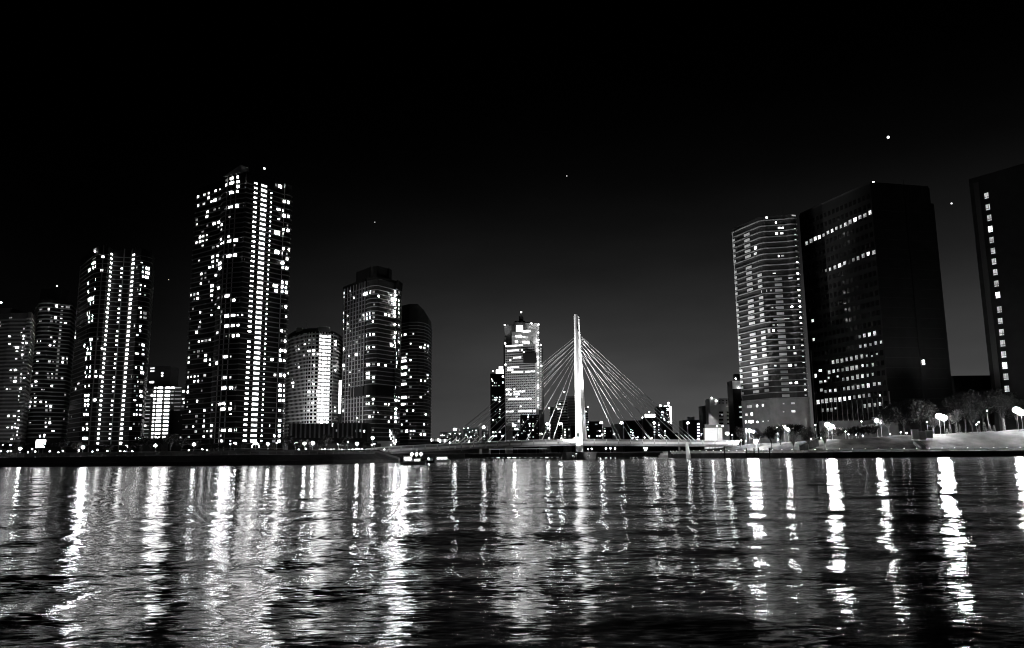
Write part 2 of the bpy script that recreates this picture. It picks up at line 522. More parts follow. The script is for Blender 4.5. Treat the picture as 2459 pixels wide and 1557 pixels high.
strip('lawn_left', [rail(LBx, 8.1, 3.62), rail(LBx, 11, 4.0), rail(LBx, 17, 5.2), rail(LBx, 40, 5.4), rail(LBx, 900, 5.4)], 'grass', 'grassy top of the left embankment')
lrail = thing('railing', (LB[3].x, LB[3].y + 5, 3.5), 'dark railing along the edge of the left embankment', 'railing')
_b = [MB(), MB()]
_prev = None
for _a, _c in zip(LB[1:], LB[2:]):
    _n = int((_c - _a).length / 3)
    for _i in range(_n):
        _p = _a + (_c - _a) * (_i / _n); _q = (_p.x * (1 + 4.9 / _p.y), _p.y + 4.9)
        box('post', (_q[0], _q[1], 4.0), (.12, .12, 1.1), 'lamp_post', lrail)
        if _prev:
            for _k, _h in ((0, 4.5), (1, 4.05)): _b[_k].tube((_prev[0], _prev[1], _h), (_q[0], _q[1], _h), .035, .035, 4)
        _prev = _q
for _m in _b: _m.build('rail', 'lamp_post', lrail)
for _px0, _y0, _px1, _y1, _lab in ((900, 1086, 957, 1103, 'pale ramp descending from the left bank to the bridge foot'), (-40, 1106, 34, 1093, 'pale ramp edge at the far left of the embankment')):
    _p, _q = at(_px0, _y0, onz(_px0, 1113).y + 4), at(_px1, _y1, onz(_px1, 1112).y + 2)
    _m = MB(); _m.add([(_p.x, _p.y, _p.z), (_q.x, _q.y, _q.z), (_q.x, _q.y + 3, _q.z + .6), (_p.x, _p.y + 3, _p.z + .6), (_p.x, _p.y, _p.z - 1.5), (_q.x, _q.y, _q.z - 1.5), (_q.x, _q.y + 3, _q.z - 1.5), (_p.x, _p.y + 3, _p.z - 1.5)], BOXF)
    tag(_m.build('ramp', 'paving', None, (_p.x, _p.y, _p.z)), _lab, 'ramp')
# right bank
RB = [onz(x, y) for x, y in ((1612, 1100.2), (1700, 1100.4), (1800, 1100.4), (1900, 1100.3), (2000, 1100), (2150, 1098.6), (2300, 1097.1), (2459, 1095.6), (2750, 1092.5))]
HILL = [3.2, 4.2, 6.4, 7.2, 8.0, 9.2, 10.2, 11.4, 12.5]
def rail_h(dy, zs): return [(p.x * (1 + dy / p.y), p.y + dy, z) for p, z in zip(RB, zs)]
QZ = 2.35
strip('quay_right', [rail(RB, 0, -2), rail(RB, 0.03, QZ - 0.3), rail(RB, 0.03, QZ - 0.02)], 'stone_quay', 'dark vertical quay wall along the right bank')
strip('promenade_right', [rail(RB, 0.03, QZ), rail(RB, 9, QZ + 0.05)], 'paving', 'riverside promenade on the right bank')
from mathutils import noise as mnoise
def terrain_right():
    prof = ((9, -.03), (10.5, .02), (12, .08), (14, .16), (16, .25), (18, .34), (20, .45), (22.5, .58), (25, .72), (28, .85), (31, .95), (34, .99), (37, 1), (45, 1), (60, 1), (700, 1))
    cols = []
    for (a, ha), (b, hb) in zip(zip(RB, HILL), zip(RB[1:], HILL[1:])):
        k = max(2, int((b - a).length / 1.6))
        cols += [(a + (b - a) * (i / k), ha + (hb - ha) * i / k) for i in range(k)]
    cols.append((RB[-1], HILL[-1]))
    rails = []
    for dy, f in prof:
        r = []
        for p, h in cols:
            x, y = p.x * (1 + dy / p.y), p.y + dy
            w = min(1, max(0, (dy - 10) / 4)) * (1 if dy < 50 else 0)
            z = QZ + (h - QZ) * f + w * (mnoise.noise(Vector((x * .16, y * .16, 0))) * .55 + mnoise.noise(Vector((x * .55, y * .55, 4))) * .22)
            r.append((x, y, z))
        rails.append(r)
    o = strip('terrain_right', rails, 'grass', 'grass slope rising behind the right promenade')
    for p in o.data.polygons: p.use_smooth = True
terrain_right()
e0 = RB[0]
strip('quay_end', [[(e0.x, e0.y, -2), (e0.x + 1, e0.y + 9, -2), (e0.x + 8, e0.y + 60, -2), (e0.x + 30, e0.y + 500, -2)], [(e0.x, e0.y, QZ), (e0.x + 1, e0.y + 9, QZ), (e0.x + 8, e0.y + 60, 3), (e0.x + 30, e0.y + 500, 3.2)]], 'stone_quay', 'end wall of the right quay below the bridge')
def hill_z(X, Y):
    """height of the right bank at a point"""
    best = min(range(len(RB) - 1), key=lambda i: abs((RB[i].x / RB[i].y + RB[i + 1].x / RB[i + 1].y) / 2 - X / Y))
    a, b = RB[best], RB[best + 1]
    k = (X / Y - a.x / a.y) / (b.x / b.y - a.x / a.y); k = min(1, max(0, k))
    h = HILL[best] + (HILL[best + 1] - HILL[best]) * k
    d = Y - (a.y + (b.y - a.y) * k)
    pts = ((0, 0), (9, 0), (12, .08), (18, .34), (25, .72), (31, .96), (36, 1), (9999, 1))
    for (d0, v0), (d1, v1) in zip(pts, pts[1:]):
        if d <= d1: return QZ + (h - QZ) * (v0 + (v1 - v0) * (max(d, d0) - d0) / (d1 - d0))
    return h
# far bank behind the bridge
FB = [(-70, 640, 0), (40, 600, 0), (150, 560, 0), (320, 600, 0)]
strip('embankment_far', [[(x, y, -2) for x, y, z in FB], [(x, y + 0.1, 3.2) for x, y, z in FB]], 'stone_quay', 'low dark quay wall seen under the bridge')
strip('ground_far', [[(x, y + 0.1, 3.2) for x, y, z in FB], [(x * 4, y + 1700, 3.4) for x, y, z in FB]], 'asphalt', 'city ground beyond the bridge')

# ------------------------------------------------------------------ apartment towers on the left bank
GL = 'high-rise towers on the left bank'
# --- tallest tower
L_, C_, R_ = XY(456, 459, 750), XY(578, 430, 750), XY(690.5, 456, 750)
bay = arc(lerp(L_, C_, .52), lerp(L_, C_, .955), 2.6, 8)
rb_ = arc(lerp(C_, R_, .80), R_, 1.2, 4)
back = (L_[0] + (R_[0] - C_[0]), L_[1] + (R_[1] - C_[1]))
E = Tower('apartment_tower', [L_] + bay + [C_] + rb_ + [back], 1.0 + at(577, 416, 430).z, 'tallest dark apartment tower with three full-height columns of stair lights', 'tower', GL, 'black_wall')
E.floors((609, 439), (593, 1059), 52)
zE = [441, 1061]
E.column(601.0, 750, 7.6, 4.2, range(52), skip=(20,))
E.column(621.5, 750, 14.0, 6.4, range(52), 'landing_light')
E.column(640, 750, 3.0, 3.6, range(51))
E.slabs(-1, 52, 0.55, 0.5, 'grey_wall')
for px in (541, 551, 563): E.pillar(px - 10, 760, 1.6, 'concrete', proud=0.5)
E.pillar(672, 760, 1.5, 'concrete', proud=0.5)
ELEFT = [
 (440, 390, 8.471, [(305,680,55,85),(432,700,75,85),(520,650,45,75),(748,525,30,40),(660,560,60,70),(250,715,30,40),(425,805,75,75),(515,757,50,80),(575,800,60,60),(650,760,75,95),(743,720,50,90),(235,915,50,80),(308,870,40,80),(640,955,65,75),(735,922,40,55),(495,1035,55,65),(482,1140,70,80),(278,1160,60,80),(630,1258,80,90),(725,1215,60,80),(783,1270,40,80),(280,1255,45,70),(215,1280,40,60),(718,1322,40,65),(778,1380,30,60),(490,1340,45,70),(402,1378,65,60),(408,1468,65,80),(487,1437,40,60),(345,1500,50,70),
  (888,320,55,85),(988,305,95,90,'bright_window'),(1105,320,65,80,'bright_window'),(882,442,50,75),(988,410,130,85,'bright_window'),(1113,430,85,70,'bright_window'),(1108,530,80,75,'bright_window'),(978,618,115,65,'bright_window'),(1098,635,70,75,'bright_window'),(860,943,40,50),(962,920,135,65,'bright_window'),(1090,928,95,95,'bright_window'),(945,1122,50,35),
  (1885,500,40,90),(1965,520,100,95,'bright_window'),(2055,845,85,95,'bright_window'),(2138,858,70,95,'bright_window'),(1935,1008,110,70,'bright_window'),(2028,1015,25,50),(2045,1130,80,95,'bright_window'),(2135,1142,60,90,'bright_window'),(1945,1112,60,50,'bright_window'),(2040,1330,65,60,'bright_window'),(2117,1337,40,50),(1910,1398,150,105,'bright_window'),(2040,1412,80,85,'bright_window'),(2130,1430,65,80,'bright_window')]),
 (440, 570, 8.471, [(272,98,42,85),(345,78,55,85),(403,60,40,40),(398,140,50,60),(480,15,40,40),(612,225,75,80),(703,185,35,50),(198,425,25,50),(188,512,45,75),(182,608,65,85),(325,465,50,60),(600,418,75,80),(697,392,60,70),(600,520,75,80),(688,500,40,70),(748,555,70,90,'bright_window'),(690,592,60,70),(602,625,50,85),(535,652,35,65),(748,660,60,85,'bright_window'),(455,695,45,75),(372,720,50,75),(377,815,40,65),(455,793,45,60),(665,790,55,65),(528,858,35,65),(362,920,45,60),(585,1028,85,85),(720,1068,65,85),(580,1132,75,70),(575,1230,80,80),(583,1330,35,60),(160,1188,50,80),(228,1165,50,90),(297,1145,38,65),(227,1258,32,70),(292,1245,40,65),(578,1440,35,50),(655,1412,38,50),(198,1465,35,80),(722,1480,30,60),(350,1500,35,50),
  (768,45,30,70),(925,32,65,55,'bright_window'),(935,102,115,80,'bright_window'),(833,118,40,85),(785,135,40,45),(1070,112,100,85,'bright_window'),(1043,210,38,65),(928,405,135,80,'bright_window'),(1055,412,95,80,'bright_window'),(822,420,30,65),(1220,458,85,80),(890,1237,130,95,'bright_window'),(1030,1243,90,80,'bright_window'),(785,1250,45,70),(715,1285,50,70),
  (1905,258,130,100,'bright_window'),(2035,278,65,75,'bright_window'),(2108,300,45,75),(2152,252,65,80,'bright_window'),(2020,475,85,95,'bright_window'),(2110,488,65,80,'bright_window'),(2022,580,65,75,'bright_window'),(2108,592,65,90,'bright_window'),(2012,872,75,75,'bright_window'),(2100,885,60,80,'bright_window'),(1875,955,150,90),(2010,975,75,70,'bright_window'),(2090,985,50,65),(1890,1060,100,85,'bright_window'),(2010,1070,70,80,'bright_window'),(2098,1082,65,75,'bright_window'),(2015,1372,50,75),(2088,1382,55,80,'bright_window')]),
 (440, 750, 8.471, [(578,15,40,60),(145,155,30,50),(347,180,20,65),(328,288,75,80),(275,410,60,75),(320,592,40,60),(390,568,60,60),(465,552,80,80),(545,520,60,65),(126,642,32,70),(120,742,50,80),(310,792,75,80),(228,808,45,55,'window_dim'),(390,778,30,60),(457,855,80,80),(307,895,55,75),(455,962,80,85),(545,940,45,65),(113,932,35,55),(110,1038,45,80),(543,1045,35,65),(107,1240,42,75),(97,1335,42,75),(162,1327,28,60),(233,1312,35,65),(303,1295,33,65),(442,1272,70,80),(225,1418,40,75),(305,1400,35,75),(387,1380,28,50),
  (775,40,50,85),(885,38,130,75,'bright_window'),(1022,42,100,80,'bright_window'),(1110,45,40,55),(1200,68,48,60),(768,250,55,85),(878,240,130,90,'bright_window'),(1010,248,95,80,'bright_window'),(1118,262,68,70,'bright_window'),(697,378,60,80),(880,462,38,50),(1020,458,65,90,'bright_window'),(1115,468,80,80,'bright_window'),(870,878,125,75,'bright_window'),(968,882,35,60),(690,1005,80,80),(858,1305,110,85,'bright_window'),(962,1310,55,80),
  (2005,352,60,85,'bright_window'),(2070,362,45,75),(2080,470,40,60),(2000,560,52,80),(2070,565,55,75,'bright_window'),(1985,760,80,85,'bright_window'),(2070,765,65,85,'bright_window'),(1965,852,40,75),(1805,950,80,85),(1978,960,75,85,'bright_window'),(2055,975,40,55),(1865,1262,78,90),(1980,1272,65,85,'bright_window'),(2060,1272,60,80,'bright_window'),(2093,60,38,65)]),
 (440, 910, 8.471, [(97,182,30,70),(92,283,40,75),(378,237,30,70),(283,458,40,70),(88,485,28,60),(83,580,38,60),(592,522,32,60),(585,625,45,65),(432,645,35,70),(132,682,28,65),(272,765,68,80),(425,750,48,70),(270,870,42,70),(425,855,36,65),(68,990,52,80),(205,975,30,50),(415,960,65,75),(580,940,45,65),(258,1075,70,80),(425,1065,33,70),(487,1058,55,65),(570,1055,68,80),(115,1185,60,70),(418,1167,40,60),(570,1158,40,70),
  (850,168,125,75,'bright_window'),(975,172,100,80,'bright_window'),(1068,175,32,60,'window_dim'),(822,497,85,60,'bright_window'),(730,500,36,60),(970,497,35,75),(828,602,130,70,'bright_window'),(955,605,75,70,'bright_window'),(965,695,35,45),(818,1037,135,75,'bright_window'),(955,1037,100,75,'bright_window'),(1062,1040,75,65,'bright_window'),(765,1145,40,65),(782,1255,60,60,'bright_window'),(962,1252,35,40),
  (1970,112,80,90,'bright_window'),(2045,120,28,60),(1970,222,75,85,'bright_window'),(2050,225,55,80,'bright_window'),(1968,327,80,80,'bright_window'),(2047,330,45,65),(1965,430,65,70,'bright_window'),(2042,430,45,70),(1960,637,75,80,'bright_window'),(2035,637,35,70),(1822,637,38,55),(1962,840,80,80,'bright_window'),(1757,947,28,60),(1952,948,75,70,'bright_window'),(2035,950,40,65),(1957,1048,82,80,'bright_window'),(2032,1052,32,50),(1858,1152,62,70),(1952,1157,72,70,'bright_window'),(1840,1262,88,78),(1948,1258,78,70,'bright_window'),(2037,1262,50,65)])]
for a in ELEFT: E.panes(*a, style='mullion')
# crown: pitched fins and plant room over the corner
tb = MB()
zt = E.top
p1, p2, p3 = at(536, 424, 437), at(578, 396, 430), at(578, 422, 430)
tb.add([(p1.x, p1.y, zt - .5), (p3.x, p3.y, zt - .5), (p2.x, p2.y, p2.z), (p1.x + 3, p1.y + 5, zt - .5), (p3.x + 3, p3.y + 5, zt - .5), (p2.x + 3, p2.y + 5, p2.z)],
       [(0, 1, 2), (5, 4, 3), (0, 3, 4, 1), (1, 4, 5, 2), (2, 5, 3, 0)])
tb.build('roof_fin', 'concrete', E.root)
pr = at(625, 425, 450)
box('plant_room', (pr.x, pr.y, zt + 1.6), (16, 9, 3.4), 'black_wall', E.root, 0.6)
link('roof_beacon', sphere('bulb_small'), E.root, at(635, 405, 446), 0, (.5, .5, .5))

# --- twin-stair tower
pl = [XY(161, 512), XY(190, 486)]
pts = pl + arc(XY(192, 486), XY(226, 480), 2.0, 6) + [XY(238, 486), XY(282, 489), XY(309, 484)] + arc(XY(318, 486), XY(338, 494), 1.2, 4) + [XY(344, 512)]
c_ = Vector(pts[0]); pts += [XY(342, 540), XY(163, 540)]
C = Tower('apartment_tower', pts, [at(215, 597, 486).z] * 9 + [at(215, 600, 486).z] * (len(pts) - 9), 'dark apartment tower with two bead-like stair light columns, nearest left of the tallest tower', 'tower', GL, 'black_wall')
C.floors((268.6, 611), (246.3, 1065), 42)
C.column(268.6, 611, 5.0, 4.2, range(42))
C.column(320, 618, 6.8, 5.0, range(42))
C.column(293.3, 633, 3.8, 3.2, [i for i in range(39) if i % 5 != 0])
C.slabs(0, 42, 0.45, 0.4, 'grey_wall')
for px in (232, 283, 303): C.pillar(px, 830, 2.2, 'grey_wall', proud=0.5)
C.panes(160, 580, 6.3545, [(430,160,60,60),(555,237,55,45),(420,290,80,20,'window_dim'),(412,362,75,50,'bright_window'),(390,437,160,65,'bright_window'),(538,442,65,60),(608,450,70,65),(385,645,190,65,'bright_window'),(385,718,170,60,'bright_window'),(375,852,120,65,'bright_window'),(390,928,80,55,'bright_window'),(370,1065,160,70,'bright_window'),(372,1135,95,60,'bright_window'),(370,1210,85,38,'bright_window'),(570,1075,78,50),(1145,330,50,25),(1073,385,30,50),(1165,400,25,45),(1162,455,28,45),(1235,408,85,65),(1235,475,85,50),(1220,542,80,55),(1160,532,22,40),(1110,720,75,42),(1130,658,35,35),(1192,675,25,30),(1118,785,55,30),(1195,810,40,35,'window_dim'),(1118,1012,60,30),(1133,1068,28,50),(1195,1075,80,70),(1130,1133,32,50),(1195,1148,80,55),(1050,1268,65,60),(1125,1270,28,50),(1122,1335,38,55),(1078,1412,48,45),(375,1490,60,55),(470,1485,45,55),(210,245,30,40,'window_dim'),(205,310,35,45,'window_dim'),(155,1057,40,40,'window_dim'),(137,1400,40,45),(133,1472,45,50)])
C.panes(150, 820, 5.864, [(355,38,150,55,'bright_window'),(380,108,90,40,'bright_window'),(370,165,75,45,'bright_window'),(365,238,110,60,'bright_window'),(368,370,95,50,'bright_window'),(355,437,110,55,'bright_window'),(358,503,90,42,'bright_window'),(350,637,95,38,'bright_window'),(345,768,90,58,'bright_window'),(343,837,90,42,'bright_window'),(340,905,100,55,'bright_window'),(337,968,24,40),(333,1037,100,52,'bright_window'),(345,1175,40,40),(322,1240,110,55,'bright_window'),(318,1375,92,50,'bright_window'),(468,435,45,55),(470,500,55,45),(538,507,60,58),(555,112,60,45),(458,830,55,55),(515,967,35,30),(1135,30,65,55),(1083,20,24,35),(1138,98,36,32),(1050,145,80,30),(1135,158,60,45),(1138,288,30,40),(1035,350,32,38),(1115,350,42,50),(990,468,65,55),(1055,475,30,30),(1120,472,65,52),(1022,605,40,45),(1058,600,22,35),(1113,605,58,55),(1018,670,32,40),(1057,655,25,35),(1103,672,48,50),(1105,800,55,50),(1045,790,30,35),(1015,855,60,30),(1047,917,26,35),(1097,925,42,42),(1042,985,24,24),(1095,988,45,40),(1042,1048,24,40),(1092,1052,42,38),(1005,1060,30,30),(1003,1188,40,45),(1090,1188,58,55),(955,1245,52,52),(1080,1378,50,45),(1030,1378,22,36),(112,672,24,42),(188,655,42,48),(228,578,38,42),(127,1055,36,40,'window_dim'),(163,1243,22,32)])
link('roof_beacon', sphere('bulb_small'), C.root, at(228, 604, 482), 0, (.5, .5, .5))

# --- banded tower with rounded bay
pts = [XY(58, 545)] + arc(XY(66, 522), XY(94, 517), 2.2, 6) + [XY(118, 522), XY(146, 526), XY(160, 545), (XY(160, 570)[0], 575), (XY(60, 570)[0], 575)]
B = Tower('apartment_tower', pts, [at(100, 722, 520).z] * len(pts), 'dim apartment tower with rounded balcony bay, third high-rise from the tallest going left', 'tower', GL, 'dark_wall')
B.floors((90, 743), (84, 1045), 33)
B.slabs(0, 34, 0.6, 0.7, 'pale_concrete')
B.column(148.5, 748, 5, 3.2, range(14, 33), 'window_dim', 'corridor_light')
B.panes(0, 680, 7.622, [(660,480,110,40,'window_dim'),(750,472,75,50),(893,490,48,65),(1035,430,55,70),(1240,450,120,70),(645,690,100,40),(740,690,70,45),(940,640,45,35,'window_dim'),(1015,640,65,65),(940,710,75,62),(1022,722,32,50),(1200,730,65,25),(715,1050,120,55),(935,995,55,50),(995,1075,62,62),(915,1140,50,45),(985,1140,42,35),(605,1272,100,42),(705,1270,90,48),(690,1415,55,28),(903,1435,75,65),(972,1440,34,50),(1155,1368,65,62),(1225,1378,28,45),(1145,1450,38,62),(1222,1455,38,60)])
B.panes(0, 870, 7.622, [(680,185,65,45),(590,188,90,32),(660,332,75,40),(665,408,70,38),(590,405,60,28),(787,487,80,38),(635,553,35,24),(575,628,60,28),(650,628,58,30),(565,703,75,30),(648,703,58,30),(555,778,90,36),(645,775,65,42),(540,927,38,20),(555,1072,60,30,'window_dim'),(875,195,45,45),(885,272,70,55),(957,272,52,50),(948,422,48,52),(955,200,30,34),(1135,293,70,60,'window_dim'),(1190,578,52,60),(748,720,50,45),(845,712,32,36),(927,787,50,55),(852,785,50,40),(852,860,72,75),(925,862,52,60),(1175,868,38,52),(915,1010,48,62),(840,997,45,30),(1170,1018,36,52),(1080,1025,28,42),(913,1088,52,60),(835,1082,36,42),(842,1160,68,52),(970,1272,90,20),(728,1360,65,36),(808,1365,42,32)])
pr = at(132, 700, 535); box('plant_room', (pr.x, pr.y, (B.top + at(132, 697, 535).z) / 2), (14, 10, at(132, 697, 535).z - B.top + .2), 'dark_wall', B.root)
link('roof_beacon', sphere('bulb_small'), B.root, at(137, 687, 533), 0, (.5, .5, .5))

# --- leftmost tower cut by the frame
pts = [XY(-70, 500), XY(-2, 492), XY(38, 492), XY(42, 489), XY(49, 489), XY(60, 512), XY(58, 540), XY(-70, 540)]
A = Tower('apartment_tower', pts, at(30, 752, 492).z, 'leftmost apartment tower with even balcony bands and a glittering lit corner', 'tower', GL, 'grey_wall')
A.floors((20, 773), (12, 1055), 32)
A.slabs(0, 33, 0.7, 1.0, 'pale_concrete')
A.panes(0, 680, 7.622, [(170,1012,52,35),(175,1135,40,28),(312,1215,80,55),(310,1278,65,22),(295,1412,62,45),(5,740,20,50),(3,810,14,40),(200,608,75,26,'window_dim')])
A.panes(0, 870, 7.622, [(195,145,45,28),(283,150,60,42),(198,282,58,50),(282,287,75,62),(275,357,65,52),(188,470,62,42),(127,487,36,24),(155,1005,62,60),(262,1003,80,40),(280,1130,38,36),(222,1200,36,36),(140,1192,36,24),(275,1200,30,30),(215,1390,45,25),(268,1390,30,34),(243,1325,30,30)])
A.panes(0, 680, 7.622, [(440,840,45,60),(432,970,38,60),(432,1020,45,40),(415,1095,38,25),(485,1100,38,60),(415,1180,38,60),(410,1225,45,40),(408,1320,36,60),(408,1370,36,50),(430,1460,36,60),(395,905,30,20)], name='corner_light', snap=False)
A.panes(0, 870, 7.622, [(395,110,40,75),(388,225,38,55),(380,285,50,36),(443,300,40,62),(380,350,42,30),(385,487,60,45),(365,540,40,60),(345,625,16,45),(343,690,16,40),(342,740,18,36),(340,800,24,40),(345,880,36,60),(340,1010,40,45),(340,1070,36,60),(335,1140,34,45),(325,1205,40,40),(320,1270,30,40),(310,1335,24,36),(340,1395,50,30)], name='corner_light', snap=False)
link('roof_beacon', sphere('bulb_small'), A.root, at(3, 727, 500), 0, (.5, .5, .5))
box('plant_room', (A.c.x - 12, A.c.y + 6, A.top + 3), (16, 12, 6), 'dark_wall', A.root)

# --- bright low block between the towers
D = block(345, 448, 930, 560, 'apartment_block', 'low apartment block with brightly lit stacked balconies between two dark towers', group='apartment blocks on the left bank', wall='grey_wall', depth=24)
D.floors((380, 932), (376, 1050), 14)
D.column(385, 932, 11, 4.8, range(14), 'strip_light', 'balcony_light')
D.column(403, 934, 11, 4.0, range(14), 'strip_light', 'balcony_light')
D.column(372.5, 936, 4.0, 4.6, range(14), 'stair_light', 'balcony_light')
D.column(356, 950, 12, 2.4, range(12), 'window_dim', 'balcony_light')
D.column(415, 936, 6, 4, range(9, 14), 'window_light', 'balcony_light')
D.column(428, 936, 14, 3, range(7, 14), 'window_dim', 'balcony_light')
D.column(441, 938, 5, 4, range(0, 14, 2), 'window_light', 'balcony_light')
D.panes(340, 800, 4.485, [(455,635,28,34),(455,755,26,30),(60,632,26,24),(110,672,30,24),(40,985,28,30)])
D.slabs(0, 14, 0.8, 0.5, 'concrete')
D2 = block(343, 400, 880, 585, 'apartment_block', 'set-back upper block with a rounded bay behind the bright low block', group='apartment blocks on the left bank', wall='grey_wall', depth=14)
D2.panes(340, 800, 4.485, [(118,380,72,30),(115,412,72,26),(110,530,74,34),(222,432,28,24),(222,460,24,20),(60,385,18,18),(58,412,18,18)])
D3 = block(404, 446, 986, 520, 'apartment_block', 'dark plain block standing in front of the bright balconies', group='apartment blocks on the left bank', wall='dark_wall', depth=16)
D3.panes(340, 800, 4.485, [(427,885,10,10),(397,950,10,10),(420,1130,26,40),(420,1192,18,30)])

# --- round tower with concrete grid
pts = [XY(683, 506)] + [XY(690, 498), XY(727, 482)] + arc(XY(729, 482), XY(760, 478), 1.2, 4) + [XY(766, 481), XY(795, 484), XY(806, 490), XY(821, 512), (XY(821, 530)[0], 540), (XY(683, 530)[0], 540)]
Fz = at(745, 797, 478).z
Ft = Tower('apartment_tower', pts, Fz, 'shorter round-topped tower with pale concrete window grid right of the tallest tower', 'tower', GL, 'pale_concrete')
Ft.floors((770, 807.4), (767.5, 1013.7), 24)
Ft.column(770, 807.4, 4.4, 4.6, range(24))
Ft.column(778.0, 808.5, 6.2, 5.6, range(24))
Ft.column(784.6, 809, 4.0, 4.4, range(24))
Ft.column(791.3, 810.5, 4.8, 4.8, range(24))
# recessed dark panes of the grid, smaller than can be picked apart
gb = MB()
for fl in range(-3, 25):
    z = Ft.fl + fl * Ft.fh
    for i in range(len(Ft.pts) - 2):
        a, b2 = Ft.pts[i], Ft.pts[i + 1]
        t = b2 - a
        n = max(1, round(t.length / 1.75))
        for j in range(n):
            c = a + t * ((j + .5) / n); q = Vector((t.y, -t.x)).normalized()
            gb.box((c.x + q.x * 0.0, c.y + q.y * 0.0, z), (t.length / n * .62, 0.12, Ft.fh * .58), math.atan2(t.y, t.x))
tag(gb.build('dark_windows', 'dark_glass', Ft.root), kind='stuff')
Ft.panes(680, 760, 9.531, [(512,535,85,75),(605,530,90,70),(705,530,75,70),(497,632,65,50),(595,632,90,36),(700,635,75,28),(598,785,98,65),(700,785,80,65),(500,875,80,80),(595,872,85,65),(692,872,65,55),(790,882,52,72),(1198,570,55,65),(1200,668,65,78),(290,662,62,60),(357,652,32,50),(357,740,32,45),(300,745,40,50,'window_dim'),(285,1078,55,60,'window_dim'),(350,1072,36,52),(362,1148,55,52),(712,1110,45,60),(120,1280,36,70),(1188,1250,45,50),(215,1425,50,60,'window_dim'),(225,1505,75,55),(595,1470,60,60,'window_dim'),(685,1470,70,70,'window_dim'),(690,1275,70,40,'window_dim')])
Ft.panes(680, 910, 8.969, [(213,75,70,60),(218,160,32,50),(650,130,72,50),(555,285,90,60),(645,285,75,58),(727,292,30,45),(545,362,90,62),(645,362,80,62),(730,378,50,60),(640,528,78,60),(545,525,70,36,'window_dim'),(722,540,28,45),(455,690,65,60),(548,688,92,62),(1110,612,36,36),(1117,697,40,55),(1108,860,42,55),(650,840,65,55)])
db = MB(); dc = at(755, 795, 505); R0 = 17.0
for j in range(5):
    a0, a1 = j / 5 * math.pi / 2, (j + 1) / 5 * math.pi / 2
    for i in range(20):
        t0, t1 = i / 20 * 2 * math.pi, (i + 1) / 20 * 2 * math.pi
        P = lambda a, t: (dc.x + R0 * math.cos(a) * math.cos(t), dc.y + R0 * math.cos(a) * math.sin(t) * .8, Fz + 6.2 * math.sin(a))
        db.add([P(a0, t0), P(a0, t1), P(a1, t1), P(a1, t0)], [(0, 1, 2, 3)])
db.build('roof_dome', 'dark_wall', Ft.root)
for px, y0, y1, w, Y in ((777, 785, 798, 7, 483), (718, 787, 800, 4, 494)):
    p, q = at(px, y0, Y), at(px, y1, Y)
    box('roof_parapet', (p.x, p.y + 1.5, (p.z + q.z) / 2), (w, 2, p.z - q.z), 'concrete', Ft.root)
# lit outside stair between the two towers
st = block(810.5, 817, 914, 470, 'stair_tower', 'slim glowing open stair tower between the grid tower and its neighbour', 'stair tower', None, 'dark_wall', 3)
za, zb = at(813, 915, 470).z, at(813, 992, 470).z
for i in range(30):
    box('stair_flight', (st.c.x, 470 - .12, za + (zb - za) * i / 29), (1.45, .2, (za - zb) / 29 * .6), 'stair_light', st.root)

# --- tower with a dark service band
L_, R_ = XY(818, 492), XY(959, 484)
pts = [L_, XY(870, 470)] + arc(XY(874, 470), XY(901, 464), 1.6, 5) + [XY(908, 466), XY(944, 477), XY(947, 474), R_, XY(957, 515), XY(820, 518)]
Gt = Tower('apartment_tower', pts, [at(890, 676, 470).z] * len(pts), 'dark square apartment tower crossed by a black service band', 'tower', GL, 'dark_wall')
Gt.floors((951, 699.6), (949.5, 1055), 36)
Gt.slabs(0, 37, 0.35, 0.45, 'concrete')
gb = MB()
for px in range(824, 880, 7): Gt.pillar(px, 900, 1.3, 'pale_concrete', proud=0.45)
bz0, bz1 = Gt.hit(885, 950)[1], Gt.hit(885, 926)[1]
bb = MB(); cx = Gt.c
bb.prism([(cx.x + (p.x - cx.x) * 1.05, cx.y + (p.y - cx.y) * 1.08) for p in Gt.pts], bz0, bz1)
bb.build('service_band', 'black_wall', Gt.root)
bb = MB(); bb.prism([(cx.x + (p.x - cx.x) * 1.05, cx.y + (p.y - cx.y) * 1.08) for p in Gt.pts], Gt.top, Gt.top + 1.6)
bb.build('roof_edge', 'black_wall', Gt.root)
bb = MB(); bb.prism([(cx.x + (p.x - cx.x) * .62, cx.y + (p.y - cx.y) * .62) for p in Gt.pts], Gt.top + 1.5, at(895, 657, 490).z)
bb.build('plant_room', 'black_wall', Gt.root)
